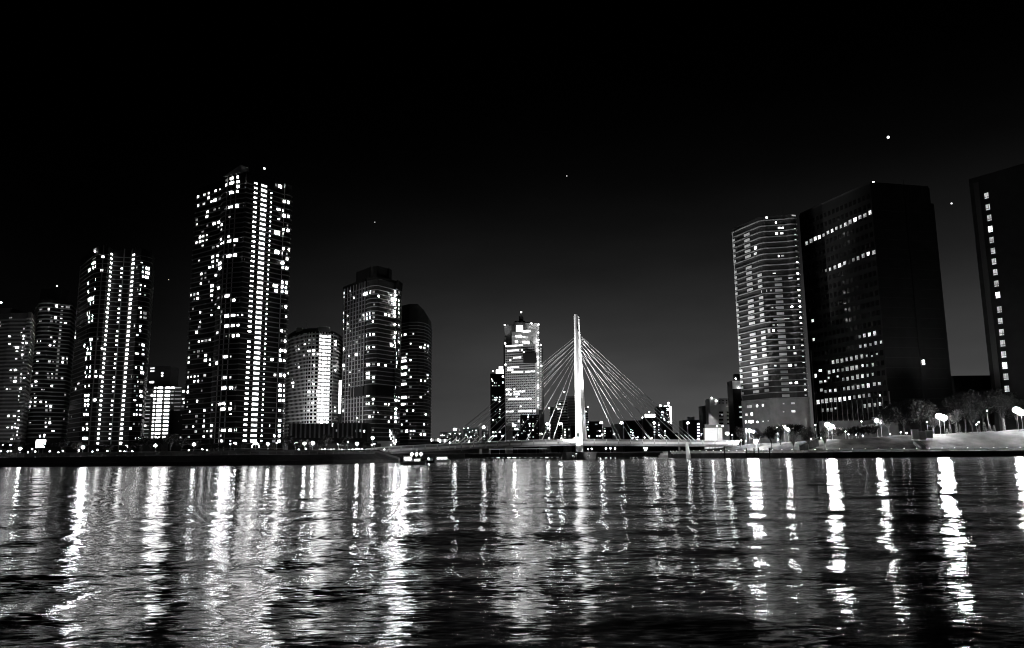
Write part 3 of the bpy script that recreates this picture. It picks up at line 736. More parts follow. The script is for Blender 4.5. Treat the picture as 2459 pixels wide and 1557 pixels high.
Gt.panes(810, 650, 7.261, [(122,402,36,75),(120,482,30,50),(115,775,36,70),(115,842,24,45),(115,915,45,65),(182,768,20,40),(182,912,26,50),(185,988,40,50),(112,1055,32,55),(110,1398,45,60),(230,385,24,40),(287,450,24,50),(235,455,50,50,'window_dim'),(465,388,45,60),(550,372,110,58,'bright_window'),(635,385,60,75),(718,470,40,55),(645,608,42,55),(463,752,45,65),(543,748,88,62,'bright_window'),(632,752,58,65),(463,832,42,60),(543,826,98,62,'bright_window'),(638,835,62,55),(403,850,58,62),(622,910,36,40),(465,1115,40,65),(543,1108,100,60,'bright_window'),(635,1112,62,50),(400,1130,55,60,'window_dim'),(222,1095,55,50,'window_dim'),(343,1217,60,55),(538,1325,92,62,'bright_window'),(635,1332,65,42),(540,1395,45,45),(337,1430,55,62),(400,1412,58,52,'window_dim'),(903,425,36,62),(942,435,24,32),(942,508,30,42),(902,572,42,70),(942,582,24,36),(840,788,55,65),(902,792,34,60),(945,1290,62,58,'bright_window'),
  (1027,360,62,70,'bright_window'),(1077,368,36,65),(1023,440,45,50,'bright_window'),(1015,515,55,62,'bright_window'),(1070,520,24,55),(1017,588,62,62,'bright_window'),(1073,590,30,50),(1020,658,40,48,'bright_window'),(1070,665,22,55),(1017,730,62,65,'bright_window'),(1073,738,30,60),(1018,808,62,65,'bright_window'),(1073,810,30,55),(1015,950,58,60,'bright_window'),(1072,955,26,45),(1017,1085,42,55,'bright_window'),(1070,1088,26,55),(1015,1160,60,60,'bright_window'),(1073,1165,30,50),(1015,1230,62,62,'bright_window'),(1073,1230,34,50),(1070,1372,24,55),(1020,1432,45,58,'bright_window'),(1070,1442,24,50),(1018,1505,42,40,'bright_window')], style='mullion')
Gt.panes(810, 850, 6.63, [(98,210,42,60),(98,272,42,52),(187,68,34,45),(258,110,36,50,'window_dim'),(350,235,28,45),(202,328,18,36),(495,150,75,60,'bright_window'),(578,155,60,48),(655,158,36,48),(765,172,42,45),(488,345,85,55,'bright_window'),(575,348,58,55),(490,415,85,55,'bright_window'),(573,415,55,52),(97,525,34,50),(185,520,32,50),(415,688,46,48),(488,682,78,58,'bright_window'),(573,688,52,46),(95,720,32,38),(95,785,32,45),(95,912,36,48),(487,817,85,42,'bright_window'),(567,817,42,42),(765,825,48,52),(818,825,24,42),(582,948,36,50),(648,948,28,28),(512,1015,48,52),(565,1017,42,45),(765,1020,46,46),(857,1020,34,42),(818,1088,28,46),(262,1025,28,50),(262,900,30,45),(318,1025,18,32),(305,1230,38,58),(365,1228,40,60),(428,1232,28,52),(500,1218,65,50,'bright_window'),(568,1218,46,40),(345,1085,26,30),
  (930,115,65,65,'bright_window'),(928,182,46,48,'bright_window'),(857,108,32,40),(935,510,40,32,'bright_window'),(852,503,24,36),(925,695,46,52,'bright_window'),(978,702,26,42),(932,762,52,58,'bright_window'),(978,765,20,46),(925,890,46,50,'bright_window'),(928,958,50,52,'bright_window'),(978,960,22,46),(930,1020,52,52,'bright_window'),(980,1025,28,50),(928,1088,42,50,'bright_window'),(978,1092,24,45)], style='mullion')

# --- rounded tower with sloping top
xs = [XY(946, 540), XY(962, 524), XY(980, 518), XY(1000, 518), XY(1016, 522), XY(1026, 530), XY(1034, 545)]
pts = xs + [XY(1032, 565), XY(950, 565)]
zl = [at(975, 735, 525).z] * 3 + [at(985, 735, 525).z, at(1006, 748, 525).z, at(1022, 762, 530).z, at(1032, 772, 540).z, at(1032, 772, 560).z, at(975, 735, 540).z]
Ht = Tower('apartment_tower', pts, zl, 'rounded apartment tower with sloping top and thin balcony bands behind the banded one', 'tower', GL, 'dark_wall')
Ht.floors((985, 802), (983, 1052), 32)
Ht.slabs(-1, 36, 0.5, 0.4, 'concrete')
Ht.panes(810, 650, 7.261, [(1162,1100,130,50),(1325,1110,45,55),(1280,1272,42,42),(1452,1343,36,40),(1512,1352,50,42),(1583,1300,62,50),(1583,1355,60,36),(1527,1295,26,36),(1530,1405,30,28),(1570,1410,30,26),(1165,1492,130,36),(1212,1435,42,40)])
Ht.panes(810, 850, 6.63, [(1060,92,115,50,'bright_window'),(1165,95,36,36),(1062,245,122,48,'bright_window'),(1145,245,22,40),(1062,350,122,48,'bright_window'),(1168,352,36,36),(1062,455,100,28,'window_dim'),(1062,508,122,46,'bright_window'),(1165,508,60,36),(1062,718,116,46,'bright_window'),(1140,715,22,40),(1050,822,92,40,'bright_window'),(1112,822,24,46),(1215,818,32,28),(1110,925,34,42),(1208,925,36,36),(1070,982,72,48),(1105,1087,42,46),(1028,1140,30,38),(1160,1137,36,36),(1028,1243,52,52),(1105,1245,52,52),(1168,1243,46,46),(1220,1243,55,38),(1165,1297,46,46),(1212,1297,34,34),(1165,1345,32,30),(1365,1245,55,40),(1330,1295,34,38),(1388,1297,45,50),(1380,1138,36,40),(1435,1135,20,26),(1405,982,24,32),(1445,985,30,28),(1330,415,32,40),(1395,415,28,32),(1435,418,26,26),(1437,315,28,28),(1455,572,34,26),(1400,622,30,32),(1442,625,34,28),(1330,670,34,28),(1435,62,22,22)])

# --- podium hall with fins below the two towers
po = block(692, 882, 1017, 445, 'podium_hall', 'dark podium hall with tall vertical fins below the grid tower', 'hall', None, 'dark_wall', 12)
for i in range(16):
    px = 700 + i * 11.2
    po.pillar(px, 1035, 3.6, 'grey_wall', 'fin', z0=at(px, 1052, 445).z, z1=po.top - .2, proud=.5)
po.panes(600, 1000, 4.816, [(1005,165,34,42),(1232,170,26,44),(1278,168,28,46),(1322,172,20,36),(958,100,22,60,'stair_light')], snap=False)
sh = block(742, 908, 1066, 372, 'shop_row', 'low row of lit shopfronts behind the left embankment lamps', 'shops', None, 'dark_wall', 8)
for i, (x, w, h) in enumerate(((805,24,40),(830,20,30),(868,26,36),(905,24,34),(938,18,24),(970,36,50),(1030,30,46),(1065,16,26),(1098,24,30),(1150,20,24),(1190,22,26),(1225,24,36),(1255,50,46),(1300,24,40),(1340,34,30),(1380,60,30),(1420,30,34),(1455,22,22))):
    sh.pane(600 + x / 4.816, 1000 + 388 / 4.816, w / 4.816, h / 4.816, 'window_light', 'shop_window', snap=False)
for x, w in ((870, 80), (1060, 80), (1270, 110), (1120, 30)):
    sh.pane(600 + x / 4.816, 1000 + 318 / 4.816 + 3, w / 4.816, 3.0, 'window_dim', 'shop_window', snap=False)
lw = block(906, 944, 1060, 380, 'pavilion', 'low grey pavilion beside the bridge ramp under the banded tower', 'pavilion', None, 'concrete', 8)
bs = block(85, 113, 1054, 400, 'light_screen', 'large glowing white screen wall at the foot of the dim tower', 'screen', None, 'dark_wall', 2)
bs.pane(98, 1066, 25, 20, 'stair_light', 'screen_face', snap=False, shrink=1)

# ------------------------------------------------------------------ city behind the bridge
GB = 'city buildings behind the bridge'
s1 = block(1012, 1078, 1053, 690, 'arcade_building', 'long low arcade with a row of upright lit panels beyond the bridge', wall='black_wall', group=GB)
for i, x in enumerate((-60, -20, 20, 85, 147, 210, 260, 315, 375, 437, 497, 543, 600)):
    s1.pane(1030 + x / 13.865, 1000 + (790 + (i > 7) * 25) / 13.865, 2.7, 6.5 + (i > 7) * 1.6, 'window_light', 'lit_panel', snap=False, shrink=1)
def speckle(t, px0, px1, y0, y1, nx, ny, p, w, h, seed):
    rr = random.Random(seed)
    for j in range(ny):
        for i in range(nx):
            if rr.random() < p:
                t.pane(px0 + (i + .5) * (px1 - px0) / nx, y0 + (j + .5) * (y1 - y0) / ny, w * rr.uniform(.7, 1.2), h, 'window_light' if rr.random() < .7 else 'window_dim', snap=False)
s2 = block(1056, 1107, 1038, 900, 'apartment_block', 'distant sparkling apartment block left of the first bridge cables', wall='grey_wall', group=GB)
speckle(s2, 1057, 1106, 1040, 1064, 13, 6, .5, 2.6, 2.8, 1)
s3 = block(1112, 1150, 1029, 860, 'apartment_block', 'distant sparkling apartment block with rooftop lights under the bridge cables', wall='grey_wall', group=GB)
speckle(s3, 1113, 1149, 1032, 1064, 9, 8, .52, 2.8, 2.8, 2)
for x, y in ((1310, 400), (1160, 412), (1410, 440)): link('roof_lamp', sphere('bulb_small'), s3.root, at(1030 + x / 13.865, 1000 + y / 13.865, 862), 0, (.6, .6, .6))
s4 = block(1157, 1174, 1034, 840, 'apartment_block', 'small distant block with one lit stair beside the dark slab tower', wall='grey_wall', group=GB)
for i in range(5): s4.pane(1163, 1040 + i * 4.0, 5, 2.2, 'window_light', 'stair_window', snap=False)
J = block(1178, 1213, 897, 960, 'office_tower', 'narrow black slab tower with glowing rooftop beside the bright stepped tower', 'tower', GB, 'black_wall', 26)
J.panes(1170, 900, 8.973, [(97,98,24,24),(115,138,28,28),(158,180,34,36),(197,180,34,36),(117,240,40,34),(180,243,75,30),(255,240,62,30),(338,40,48,48),(338,170,36,36),(118,460,45,32),(165,497,40,34),(207,495,34,30),(270,493,36,28),(122,545,50,36),(178,540,50,40),(265,535,46,24),(267,580,52,42),(272,750,28,32),(272,795,34,34),(265,838,42,26),(178,797,34,22),(265,922,50,40),(125,977,38,30),(178,975,38,30),(130,1022,26,22),(197,1020,26,26),(127,1243,42,42),(180,1238,58,38),(273,1235,55,45),(130,1330,26,24),(185,1322,52,32),(328,1320,46,46)], snap=False)
p = at(1200, 887, 965); box('roof_sign', (p.x, p.y, J.top + 2.6), (8.6, 2, 4.2), 'strip_light', J.root)
p = at(1203, 879, 968); box('roof_sign', (p.x, p.y, J.top + 7.2), (4.6, 2, 3.4), 'strip_light', J.root)
link('roof_beacon', sphere('bulb_small'), J.root, at(1184, 892, 962), 0, (.6, .6, .6))

# bright stepped twin-core tower
KY = 1100
def kz(y): return at(1255, y, KY).z
KP = [XY(1215, KY + 14), XY(1288, KY), XY(1304, KY + 22), (XY(1304, KY)[0] + 4, KY + 60), (XY(1215, KY)[0] + 4, KY + 60)]
K = Tower('office_tower', KP, kz(826), 'tall bright stepped office tower with lit window rows and a mast left of the pylon', 'tower', GB, 'pale_concrete')
K.floors((1240, 836), (1240, 1012), 31)
def kbox(x0, x1, y0, y1, dY, mat, name, d=14):
    a, b = at(x0, y0, KY + dY), at(x1, y1, KY + dY)
    box(name, ((a.x + b.x) / 2, KY + dY + d / 2, (a.z + b.z) / 2), (b.x - a.x, d, a.z - b.z), mat, K.root)
kbox(1229, 1291, 797, 828, 9, 'pale_concrete', 'upper_storeys', 30)
kbox(1211, 1237, 780, 828, 28, 'grey_wall', 'crown_screen', 8)
kbox(1260, 1295, 777, 800, 28, 'pale_concrete', 'crown_screen', 8)
kbox(1236, 1261, 771, 798, 20, 'black_wall', 'lift_core', 8)
kbox(1246, 1257, 759, 772, 22, 'black_wall', 'mast_base', 6)
kbox(1233, 1271, 773.5, 776, 19, 'black_wall', 'gantry', 3)
kbox(1241, 1255, 782.5, 796, 15, 'window_light', 'lit_panel', 2)
kbox(1209, 1214, 828, 1040, 17, 'black_wall', 'shaft', 10)
kbox(1256, 1289, 847, 872, -2.0, 'dark_wall', 'sky_lobby', 3)
mb = MB(); a = at(1251.5, 760, KY + 24); mb.tube(a, a + Vector((0, 0, 5.5)), .5, .25); mb.build('mast', 'dark_wall', K.root)
for x, y in ((1251.5, 750), (1212, 781), (1276, 777), (1293, 780), (1213, 825), (1299, 829), (1214, 876), (1300, 879)):
    link('roof_beacon', sphere('bulb_small'), K.root, at(x, y, KY - 6 if y > 790 else KY + 20), 0, (1.1, 1.1, 1.1))
gb = MB()
rows = {850: (430, 830), 970: (465, 830), 1140: (610, 800), 1375: (480, 750), 1440: (475, 620), 1485: (570, 1120)}
litrows = {}
for y, (a, b) in rows.items(): litrows[round((K.hit(1240, 740 + y / 9.533)[1] - K.fl) / K.fh)] = (1170 + a / 9.533, 1170 + b / 9.533)
for y, (a, b) in {305: (415, 630), 355: (560, 830), 415: (420, 720), 525: (440, 970), 815: (400, 1050)}.items(): litrows[round((K.hit(1240, 900 + y / 8.973)[1] - K.fl) / K.fh)] = (1170 + a / 8.973, 1170 + b / 8.973)
rr = random.Random(5)
a, b = K.pts[0], K.pts[1]; t = b - a; ncol = 15; q = Vector((t.y, -t.x)).normalized()
rotk = math.atan2(t.y, t.x)
for fl in range(-4, 32):
    z = K.fl + fl * K.fh
    for j in range(ncol):
        c = a + t * ((j + .6) / (ncol + .3))
        px = CX + FPX * c.x / c.y * 0.99
        u = (j + .6) / (ncol + .3); pxx = 1215 + u * 73
        r = litrows.get(fl)
        if r and r[0] <= pxx <= r[1] and rr.random() < .93 or rr.random() < .012:
            link('window', winmesh('stair_light', 'plain'), K.root, (c.x + q.x * .1, c.y + q.y * .1, z), rotk, (t.length / ncol * .72, .5, K.fh * .5))
        elif z < K.top - 2:
            gb.box((c.x, c.y, z), (t.length / ncol * .74, .3, K.fh * .42), rotk)
for y in (592, 585):
    pass
tag(gb.build('dark_windows', 'dark_glass', K.root), kind='stuff')
for x, y, w, h in ((580,655,36,32),(622,655,36,32),(665,650,38,36),(715,648,38,34),(762,645,40,38),(840,662,60,36),(905,672,60,44),(670,768,42,26),(775,768,56,44),(830,780,50,36),(905,790,100,36),(840,535,40,40),(912,532,75,48),(968,528,32,36)):
    p = at(1170 + x / 9.533, 740 + y / 9.533, KY + 8.8); box('window', p, (w / 9.533 * KY / FPX, .5, h / 9.533 * KY / FPX), 'window_light', K.root)
for i in range(34):
    y = 799 + i * 6.02
    if y < 985:
        p = at(1292.5, y, KY + 5); box('side_window', p, (1.9, 1.2, 1.7), 'window_light', K.root)
        if i > 5:
            p = at(1298.5, y + 3, KY + 12); box('side_window', p, (1.7, 1.2, 1.2), 'window_dim', K.root)

Lb = block(1250, 1295, 996, 800, 'apartment_block', 'black apartment block in front of the bright stepped tower', wall='black_wall', group=GB, depth=14)
Lb.panes(1170, 900, 8.973, [(760,980,20,25),(780,1025,36,40),(750,1077,40,34),(882,870,32,30),(882,918,30,28),(873,967,48,34),(985,915,24,34),(912,1060,46,42),(987,1058,38,42),(985,1108,28,30),(912,1108,24,22),(985,1195,48,46),(912,1205,34,32),(790,1213,30,36),(745,1265,55,36),(890,1302,32,36),(915,1348,52,38),(992,1345,45,52),(890,1398,34,34),(825,1140,30,16,'window_dim'),(825,1225,30,14,'window_dim'),(1075,895,30,10,'window_dim'),(1075,943,30,10,'window_dim'),(1075,992,30,12,'window_dim'),(1075,1150,30,12,'window_dim'),(1075,1270,30,12,'window_dim')], snap=False)
Lc = block(1296, 1308, 984, 815, 'apartment_block', 'plain dark grey slab at the right edge of the black apartment block', wall='grey_wall', group=GB, depth=12)
Ld = block(1217, 1231, 1024, 770, 'apartment_block', 'pale narrow facade below the bright stepped tower', wall='pale_concrete', group=GB, depth=10)
Le = block(1231, 1251, 1036, 780, 'apartment_block', 'low black block with scattered lights below the bright stepped tower', wall='black_wall', group=GB, depth=10)
Le.panes(1170, 900, 8.973, [(610,1175,40,36),(660,1175,34,30),(608,1305,40,36),(665,1305,30,28),(570,1352,45,34),(610,1395,36,30)], snap=False)
M1 = block(1323, 1338, 978, 790, 'office_building', 'narrow striped block at the left of the stepped striped building', wall='grey_wall', group=GB, depth=12)
M2 = block(1337, 1364, 962, 800, 'office_building', 'dark striped stepped building left of the pylon', wall='black_wall', group=GB, depth=16)
M3 = block(1362, 1390, 952, 806, 'office_building', 'grey banded building directly behind the pylon', wall='grey_wall', group=GB, depth=18)
for M, fl0, fl1, px in ((M1, 984, 1050, 1330), (M2, 968, 1052, 1350), (M3, 958, 1052, 1375)):
    M.floors((px, fl0), (px, fl1), round((fl1 - fl0) / 6.6) + 1)
    M.slabs(0, M.nf + 1, .4, 1.1 if M is not M3 else .8, 'concrete', 'floor_band')
M4 = block(1403, 1413, 978, 812, 'office_building', 'banded building edge showing at the right of the pylon', wall='black_wall', group=GB, depth=12)
M4.floors((1407, 982), (1407, 1006), 5); M4.slabs(0, 6, .3, 1.2, 'concrete', 'floor_band')
M4.pane(1406.5, 989.5, 8, 3.6, 'window_light', snap=False)
M2.panes(1290, 940, 10.895, [(567,463,130,30),(725,460,45,26),(730,530,50,32),(597,533,30,24)], snap=False)
M3.panes(1290, 940, 10.895, [(802,683,70,36),(802,600,45,24,'window_dim'),(810,750,45,24,'window_dim')], snap=False)
for x, y in ((1355, 942), (1319, 980), (1336, 977), (1412, 978), (1344, 971)): link('roof_beacon', sphere('bulb_small'), (M3 if x == 1355 else M1 if x < 1330 else M4 if x > 1400 else M2).root, at(x, y, 796), 0, (.6, .6, .6))
N1 = block(1353, 1362, 1028, 740, 'apartment_block', 'small block with three round bright windows left of the pylon foot', wall='grey_wall', group=GB, depth=10)
N1.panes(1290, 940, 10.895, [(725,1000,55,55),(725,1070,50,45),(725,1138,60,52),(725,1205,40,36,'window_dim')], snap=False)
N2 = block(1363, 1372, 1026, 742, 'apartment_block', 'small block with blurred lit windows beside the pylon foot', wall='grey_wall', group=GB, depth=10)
N2.panes(1290, 940, 10.895, [(830,1000,55,70),(845,1170,60,80,'window_dim')], snap=False)
N3 = block(1371, 1384, 1022, 746, 'apartment_block', 'black windowless block touching the left side of the pylon', wall='black_wall', group=GB, depth=10)
N4 = block(1302, 1322, 1020, 760, 'apartment_block', 'low block with sparse lights behind the first floodlights', wall='grey_wall', group=GB, depth=10)
N4.panes(1290, 940, 10.895, [(283,972,42,36),(295,1082,60,26),(215,1070,30,26),(260,1128,30,26),(230,945,34,30)], snap=False)
N5 = block(1343, 1352, 1042, 738, 'apartment_block', 'tiny block with two stacked lights left of the pylon foot', wall='black_wall', group=GB, depth=10)
N5.panes(1290, 940, 10.895, [(635,1165,45,45),(635,1225,45,40)], snap=False)
O1 = block(1404, 1417, 1011, 730, 'apartment_block', 'black block with four rows of three lights at the right of the pylon', wall='black_wall', group=GB, depth=12)
O1.panes(1290, 940, 10.895, [(x, y, 24, 26) for y in (805, 873, 940, 1003) for x in (1280, 1312, 1340)], snap=False)
O2 = block(1417, 1450, 1012, 735, 'apartment_block', 'dark block with a long bright window right of the pylon', wall='dark_wall', group=GB, depth=12)
O2.panes(1290, 940, 10.895, [(1545,865,100,45),(1637,1037,55,45),(1570,1040,24,24),(1637,1168,52,42),(1573,1168,34,34)], snap=False)
O3 = block(1449, 1471, 1026, 715, 'apartment_block', 'black block with one stack of four lights behind a bridge lamp', wall='black_wall', group=GB, depth=12)
O3.panes(1290, 940, 10.895, [(1765,970,60,40),(1765,1040,55,36),(1765,1103,60,40),(1768,1168,50,34),(1920,1040,36,24)], snap=False)
O4 = block(1471, 1500, 1018, 745, 'apartment_block', 'low grey block between two bridge lamps', wall='grey_wall', group=GB, depth=12)
O4.panes(1480, 940, 10.47, [(200,810,32,36),(200,872,32,34),(200,930,26,26)], snap=False)
O5 = block(1500, 1542, 1010, 720, 'apartment_block', 'black block with a faint lit stair left of the rooftop sign', wall='black_wall', group=GB, depth=12)
O5.panes(1480, 940, 10.47, [(410, y, 45, 40) for y in (985, 1045, 1108, 1170)] + [(367, y, 26, 26) for y in (965, 1030, 1095)] + [(490,1160,36,30),(532,1160,36,30)], snap=False)
Pb = block(1546, 1575, 1003, 725, 'office_building', 'dark building carrying a wide glowing rooftop sign', wall='dark_wall', group=GB, depth=12)
p = at(1561, 998.7, 726); box('roof_sign', (p.x, p.y, p.z), (9.0, 1.0, 2.6), 'strip_light', Pb.root)
box('sign_frame', (p.x, p.y + .8, p.z - 1.0), (9.4, .5, 3.6), 'dark_wall', Pb.root)
Pb.panes(1480, 940, 10.47, [(960, y, 60, 46) for y in (800, 895, 960, 1025, 1090)], snap=False)
for x, y in ((830, 522), (655, 660)): link('roof_beacon', sphere('bulb_small'), Pb.root, at(1480 + x / 10.47, 940 + y / 10.47, 727), 0, (.55, .55, .55))
Pc = block(1575, 1592, 1012, 728, 'apartment_block', 'slim dark block with a string of small lights right of the rooftop sign', wall='dark_wall', group=GB, depth=10)
Pc.panes(1480, 940, 10.47, [(1068, y, 36, 36) for y in (785, 845, 910, 970, 1035, 1100)], snap=False)
Q = block(1581, 1616, 976, 760, 'apartment_block', 'taller black block with a bright vertical light strip right of the rooftop sign', wall='black_wall', group=GB, depth=14)
Q.panes(1480, 940, 10.47, [(1290,440,60,30),(1295,480,55,22),(1265,545,36,26),(1285,585,50,24),(1160,530,60,26),(1185,570,40,34),(1150,595,30,20),(1180,620,50,36),(1125,665,34,40),(1195,690,50,50),(1218,730,34,30),(1310,660,34,40),(1315,765,55,40)], snap=False)
Q.pane(1480 + 1368 / 10.47, 940 + 600 / 10.47, 3.6, 44, 'strip_light', 'light_strip', snap=False, shrink=1)
for x, y in ((1110, 362), (1230, 380), (1310, 295), (1310, 355)): link('roof_lamp', sphere('bulb_small'), Q.root, at(1480 + x / 10.47, 940 + y / 10.47, 762), 0, (1.3 if x < 1300 else .8, .8, .7))
Q2 = block(1594, 1628, 1040, 700, 'apartment_block', 'low black block with a lit stair right of the light strip building', wall='black_wall', group=GB, depth=12)
Q2.panes(1480, 940, 10.47, [(1225, y, 60, 44) for y in (1000, 1050, 1110, 1165)] , snap=False)
Rb = block(1641, 1693, 1009, 640, 'apartment_block', 'black block with a bright zigzag stair at the right end of the bridge', wall='black_wall', group=GB, depth=14)
Rb.panes(1480, 940, 10.47, [(2065, y, 90, 54) for y in (820, 897, 975, 1052, 1130, 1205)] + [(2185,1005,46,40)], 'stair_light', 'stair_window', snap=False)
p = at(1661, 1004, 641); box('plant_room', (p.x, p.y + 3, Rb.top + 1.2), (5, 4, 3), 'grey_wall', Rb.root)
Sl = block(1690, 1709, 975, 600, 'apartment_block', 'plain dark slab behind the white wall panel', wall='dark_wall', group=GB, depth=12)
S = block(1709, 1770, 957, 585, 'apartment_block', 'pale stepped apartment block with balconies and a string of round lamps', wall='concrete', group=GB, depth=14)
S.panes(1680, 860, 6.933, [(275,712,50,32),(275,750,50,36),(508,690,50,36),(508,728,50,28),(480,805,125,36),(372,952,28,50),(520,950,55,45),(508,1085,24,40)], snap=False)
S.panes(1680, 860, 6.933, [(x, y, 120, 40, 'dark_glass') for y in (905, 965, 1030, 1090) for x in (360, 490)] + [(x, y, 40, 30, 'dark_glass') for y in (712, 750) for x in (330, 390, 450)], name='dark_window', snap=False)
for y in (725, 798, 868, 937, 1005, 1075, 1145, 1210): link('corridor_lamp', sphere('bulb_small'), S.root, at(1680 + 578 / 6.933, 860 + y / 6.933, 583.5), 0, (.5, .5, .5))
link('roof_beacon', sphere('bulb_small'), S.root, at(1709, 956, 584), 0, (.55, .55, .55))
T = block(1766, 1787, 914, 560, 'apartment_block', 'narrow black-banded block pressed against the curved tower', wall='black_wall', group=GB, depth=14)
T.panes(1680, 860, 6.933, [(692,818,105,50),(697,900,100,36),(700,987,98,40)], snap=False)
kb = T.hit(1776, 920); box('pale_storey', (T.c.x, 560 - .1, (T.zat(1776, 934) + T.zat(1776, 915)) / 2), (6.3, .5, T.zat(1776, 915) - T.zat(1776, 934)), 'pale_concrete', T.root)
p = at(1773, 905, 562); box('plant_room', (p.x, p.y + 2, p.z), (5, 4, 4), 'black_wall', T.root)
for x, y in ((650, 495), (722, 492), (600, 345)): link('corridor_lamp', sphere('bulb_small'), T.root, at(1680 + x / 6.933, 860 + y / 6.933, 558.5), 0, (.5, .5, .5))
# white wall panel with its fin
wl_ = block(1693, 1735, 1028, 452, 'wall_panel', 'plain white floodlit wall with a triangular fin at the bridge end', 'wall', None, 'steel_white', 3, z0=3)
fb = MB(); a, b, c = at(1702, 1020, 453), at(1728, 1020, 453), at(1702, 991, 453)
fb.add([a, b, c, a + Vector((0, 2, 0)), b + Vector((0, 2, 0)), c + Vector((0, 2, 0))], [(0, 1, 2), (5, 4, 3), (0, 3, 4, 1), (1, 4, 5, 2), (2, 5, 3, 0)])
fb.build('fin', 'concrete', wl_.root)
p = at(1713, 1024, 454); box('upper_wall', (p.x, p.y + 1, p.z), (9.6, 2, 2.2), 'grey_wall', wl_.root)

# ------------------------------------------------------------------ right bank towers
# curved balcony tower
a, b, c = XY(1788, 470), XY(1857, 446), XY(1947, 442)
pts = [a] + [lerp(a, b, .5)] + arc(lerp(a, b, .86), lerp(b, c, .22), 1.4, 5) + [lerp(b, c, .45)] + arc(lerp(b, c, .72), c, 1.0, 4) + [(c[0] + 3, 480), (a[0] + 6, 490)]
zt = at(1850, 521, 446).z
U = Tower('apartment_tower', pts, zt, 'slender apartment tower with pale balcony bands on the right bank', 'tower', 'high-rise towers on the right bank', 'dark_wall', z0=4)
U.floors((1800, 548), (1805, 955), 31)
U.slabs(0, 32, 0.7, 0.5, 'grey_wall', 'balcony_band')
zb = U.fl - U.fh * .6
bb = MB(); bb.prism([(U.c.x + (p.x - U.c.x) * 1.03, U.c.y + (p.y - U.c.y) * 1.05) for p in U.pts], 4, zb)
bb.build('base_storeys', 'grey_wall', U.root)
for i in range(31):
    z = U.fl + U.fh * i
    for t0, t1, m in ((.02, .1, 'pale_concrete'), (.46, .66, 'pale_concrete'), (.86, 1.0, 'pale_concrete')):
        p, q = Vector(lerp(a, b, t0)), Vector(lerp(a, b, t1)); t = q - p; n = Vector((t.y, -t.x)).normalized()
        mdl = (p + q) / 2 + n * 1.0
        if (i < 22 or t0 < .8) and (i * 7 + int(t0 * 10) * 3) % 6: box('balcony_panel', (mdl.x, mdl.y, z - U.fh * .12), (t.length, .3, U.fh * .42), m, U.root, math.atan2(t.y, t.x))
    if i < 21:
        p, q = Vector(lerp(b, c, .30)), Vector(lerp(b, c, .5)); t = q - p; n = Vector((t.y, -t.x)).normalized(); mdl = (p + q) / 2 + n * 1.3
        box('balcony_panel', (mdl.x, mdl.y, z - U.fh * .12), (t.length, .3, U.fh * .42), 'concrete', U.root, math.atan2(t.y, t.x))
    px = 1660 + (612 + (675 - 612) * (30 - i) / 30) / 2.459; py = 500 + (125 + (1105 - 125) * (30 - i) / 30) / 2.459
    U.pane(px, py, 7, 4.6, 'window_light', 'corridor_light', snap=False)
    U.pane(px + 6.5, py + 1, 3, 3, 'window_dim', 'corridor_light', snap=False)
U.panes(1660, 500, 2.459, [(500,97,12,18),(520,130,20,16),(540,130,18,12),(505,160,18,22),(535,160,30,18),(517,297,10,18),(540,293,28,16),(490,393,30,10),(585,397,40,14),(470,475,18,16),(430,480,55,20),(480,600,18,14),(505,600,20,12),(595,595,22,14),(500,665,45,10),(565,662,50,10),(487,703,20,14),(515,702,25,10),(487,740,18,18),(515,737,18,14),(575,808,20,22),(605,808,14,22),(575,840,20,14),(612,845,26,20),(582,915,30,20),(615,915,20,22),(587,1020,22,18),(620,1020,26,18),(497,930,20,16),(380,240,24,30),(380,285,28,24),(348,635,45,30,'window_dim'),(360,905,40,14),(460,735,24,40),(445,65,14,14),(605,48,36,14)])
def proud_pane(t, px, py, w, h, Y, mat='window_light', rz=0.0):
    p = at(px, py, Y); box('window', p, (w * Y / FPX, .4, h * Y / FPX), mat, t.root, rz)
rz_ = math.atan2(b[1] - a[1], b[0] - a[0])
U.pts_keep = U.pts
U.pts = [Vector((U.c.x + (p.x - U.c.x) * 1.03, U.c.y + (p.y - U.c.y) * 1.05)) for p in U.pts]
U.panes(1680, 860, 6.933, [(830,810,130,75),(960,800,22,50),(1055,790,34,60),(780,945,50,60),(870,935,34,70),(770,1065,34,70),(870,1062,70,68),(828,1062,30,60),(965,1065,30,40),(1060,1055,30,24),(1145,1048,32,26)], snap=False)
U.panes(1660, 500, 2.459, [(600,1153,36,18),(603,1200,36,20),(545,1155,16,14),(545,1203,14,14)], snap=False)
U.pts = U.pts_keep

# big dark office slab
VY = 405
vl, vc, vr = XY(1957, VY * 1.139), XY(2142, VY), XY(2291, VY * 1.02)
vb = (vl[0] + vr[0] - vc[0], vl[1] + vr[1] - vc[1])
zv = at(2097, 441, VY).z
V = Tower('office_slab', [vl, vc, vr, vb], zv, 'huge dark office slab with a few lit window rows on the right bank', 'office building', 'high-rise towers on the right bank', 'black_wall', z0=6)
V.floors((2100, 761 + 172 / 4.236), (2113, 760 + 893 / 4.236), 8)
V.fh /= 1.0
D_ = 'window_dim'
V.panes(1900, 400, 4.0125, [(150,740,28,45),(192,718,30,48),(232,697,28,46),(272,682,30,46),(313,662,22,36),(355,638,26,40),(395,620,24,40),(436,597,24,36,D_),(480,580,22,40,D_),(522,560,26,44),(568,535,32,50),(617,514,36,50),(663,490,34,46),(711,472,34,46),(760,445,30,52),
  (335,1003,18,36,D_),(375,992,22,40),(422,973,28,45),(467,955,34,48),(515,932,28,40),(600,900,26,40,D_),(645,884,28,45),(694,862,32,50),(743,843,32,45),(797,828,36,48)], mat='office_light', style='cross', snap=False, shrink=.85)
